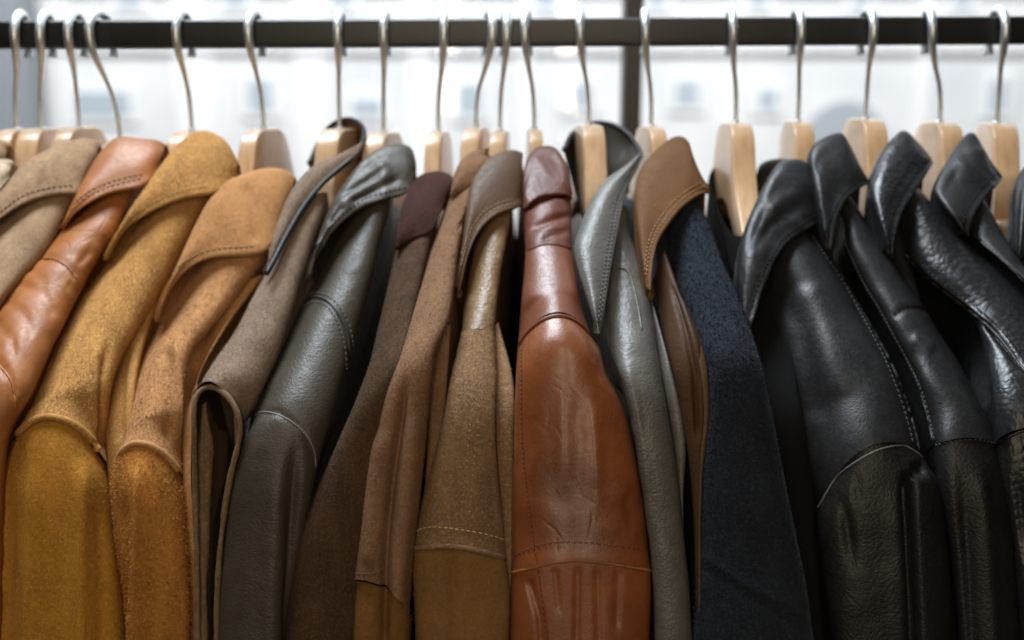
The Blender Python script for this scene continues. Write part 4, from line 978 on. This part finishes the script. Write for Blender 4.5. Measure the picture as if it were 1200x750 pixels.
def fwin(cx, cy, w, h_):
    f = bx(cx - w / 2 - 7, cx + w / 2 + 7, cy - h_ / 2 - 6, cy + h_ / 2 + 8, YB - .14, .14, 'window', m_trim, house)
    bx(cx - w / 2, cx + w / 2, cy - h_ / 2, cy + h_ / 2, YB - .17, .03, 'pane', m_pane, f)
for (cx, cy, w_, h_) in ((120, 122, 60, 30), (305, 112, 26, 38), (430, 126, 34, 20), (551, 116, 26, 36), (680, 111, 28, 30), (805, 109, 27, 30), (1170, 112, 24, 40), (900, 116, 22, 24)): fwin(cx, cy, w_, h_)
for cx in (20, 150, 275, 400, 520, 640, 770, 890, 1010, 1130): fwin(cx, -16, 26, 50)
for (a, b2) in ((55, 62), (-14, 22)):
    bx(-200, 1400, a, a + 5, YB - .25, .25, 'string_course', m_trim, house)
for x_ in (-80, 60, 232, 368, 492, 616, 742, 868, 1075, 1230):
    bx(x_ - 9, x_ + 9, -60, 400, YB - .1, .1, 'pilaster', m_trim, house)
# arched doorway
q = MB(); c0 = at(990, 166, YB - .2); R0 = 46 / F * (YB + .95)
ang = np.linspace(0, PI, 30); V = [(c0[0] + R0 * math.cos(a), YB - .2, c0[2] + R0 * math.sin(a)) for a in ang] + [(c0[0] - R0, YB - .2, -4.2), (c0[0] + R0, YB - .2, -4.2)]
q.add(V + [(x, YB - .02, z) for x, y, z in V], [tuple(range(32))[::-1], tuple(range(32, 64))] + [(i, (i + 1) % 32, 32 + (i + 1) % 32, 32 + i) for i in range(32)]); ar = q.build('arched_door', m_dark, house, smooth=False)
# darker neighbour at the left
n2 = thing('townhouse', (-17.5, YB - 4, -4.2), 'grey shaded house edge blurred at the far left behind the first hooks', 'building')
p = at(34, 80, YB - 1.2); m_grey = plain('grey_render', (.27, .29, .31), .9)
q = MB(); q.box((p[0] - 6, YB - 1.2, -4.2), (p[0], YB - .3, 14)); q.build('wall', m_grey, n2, smooth=False)
# street between
q = MB(); q.box((-40, 1.2, -4.3), (40, 60, -4.2)); st_ = q.build('street', plain('asphalt', (.06, .06, .06), .9), None, smooth=False); tag(st_, kind='structure')

# ================================================================== light
w = bpy.data.worlds.new('World'); SC.world = w; w.use_nodes = True
nt = w.node_tree; bg = nt.nodes['Background']; L = nt.links.new
tc = nt.nodes.new('ShaderNodeTexCoord'); sx = nt.nodes.new('ShaderNodeSeparateXYZ'); L(tc.outputs['Generated'], sx.inputs[0])
yv = math_(nt, 'MULTIPLY', sx.outputs['Y'], .88); zv = math_(nt, 'MULTIPLY', sx.outputs['Z'], .40)
sm = math_(nt, 'ADD', yv, zv)
r = ramp(nt, sm, [(0.0, (.008, .006, .004)), (.42, (.10, .10, .10)), (.75, (.80, .90, 1.0)), (1.0, (.92, .97, 1.0))])
r.color_ramp.interpolation = 'EASE'
L(r.outputs[0], bg.inputs['Color']); bg.inputs['Strength'].default_value = WORLD_S
def area(name, loc, aim, size, power, col, sy=None):
    l = bpy.data.lights.new(name, 'AREA'); l.energy = power; l.color = col; l.size = size
    if sy: l.shape = 'RECTANGLE'; l.size_y = sy
    o = bpy.data.objects.new(name, l); COL.objects.link(o); o.location = loc
    o.rotation_euler = (Vector(aim) - Vector(loc)).to_track_quat('-Z', 'Y').to_euler(); return o
area('street_daylight', (0, 14, 13), (0, 30, 1), 44, FACADE_P, (.95, .98, 1.0), 8)
area('window_daylight', (-.45, .18, 1.55), (0, -.12, -.2), 1.35, WIN_P, (.82, .92, 1.0), .85)
area('shop_lamp', (.17, -1.55, .25), (0.06, -.2, -.2), .05, SHOP_P, (1.0, .84, .62), 1.7)
area('shop_lamp', (-.20, -1.55, .25), (-.06, -.2, -.2), .05, SHOP_P, (1.0, .84, .62), 1.7)
SC.view_settings.view_transform = 'Standard'; SC.view_settings.look = 'None'; SC.view_settings.exposure = EXPO; SC.view_settings.gamma = 1
SC.cycles.use_denoising = True
try: SC.cycles.denoiser = 'OPENIMAGEDENOISE'
except Exception: pass
SC.cycles.max_bounces = 6; SC.cycles.transparent_max_bounces = 6
SC.cycles.sample_clamp_indirect = 6
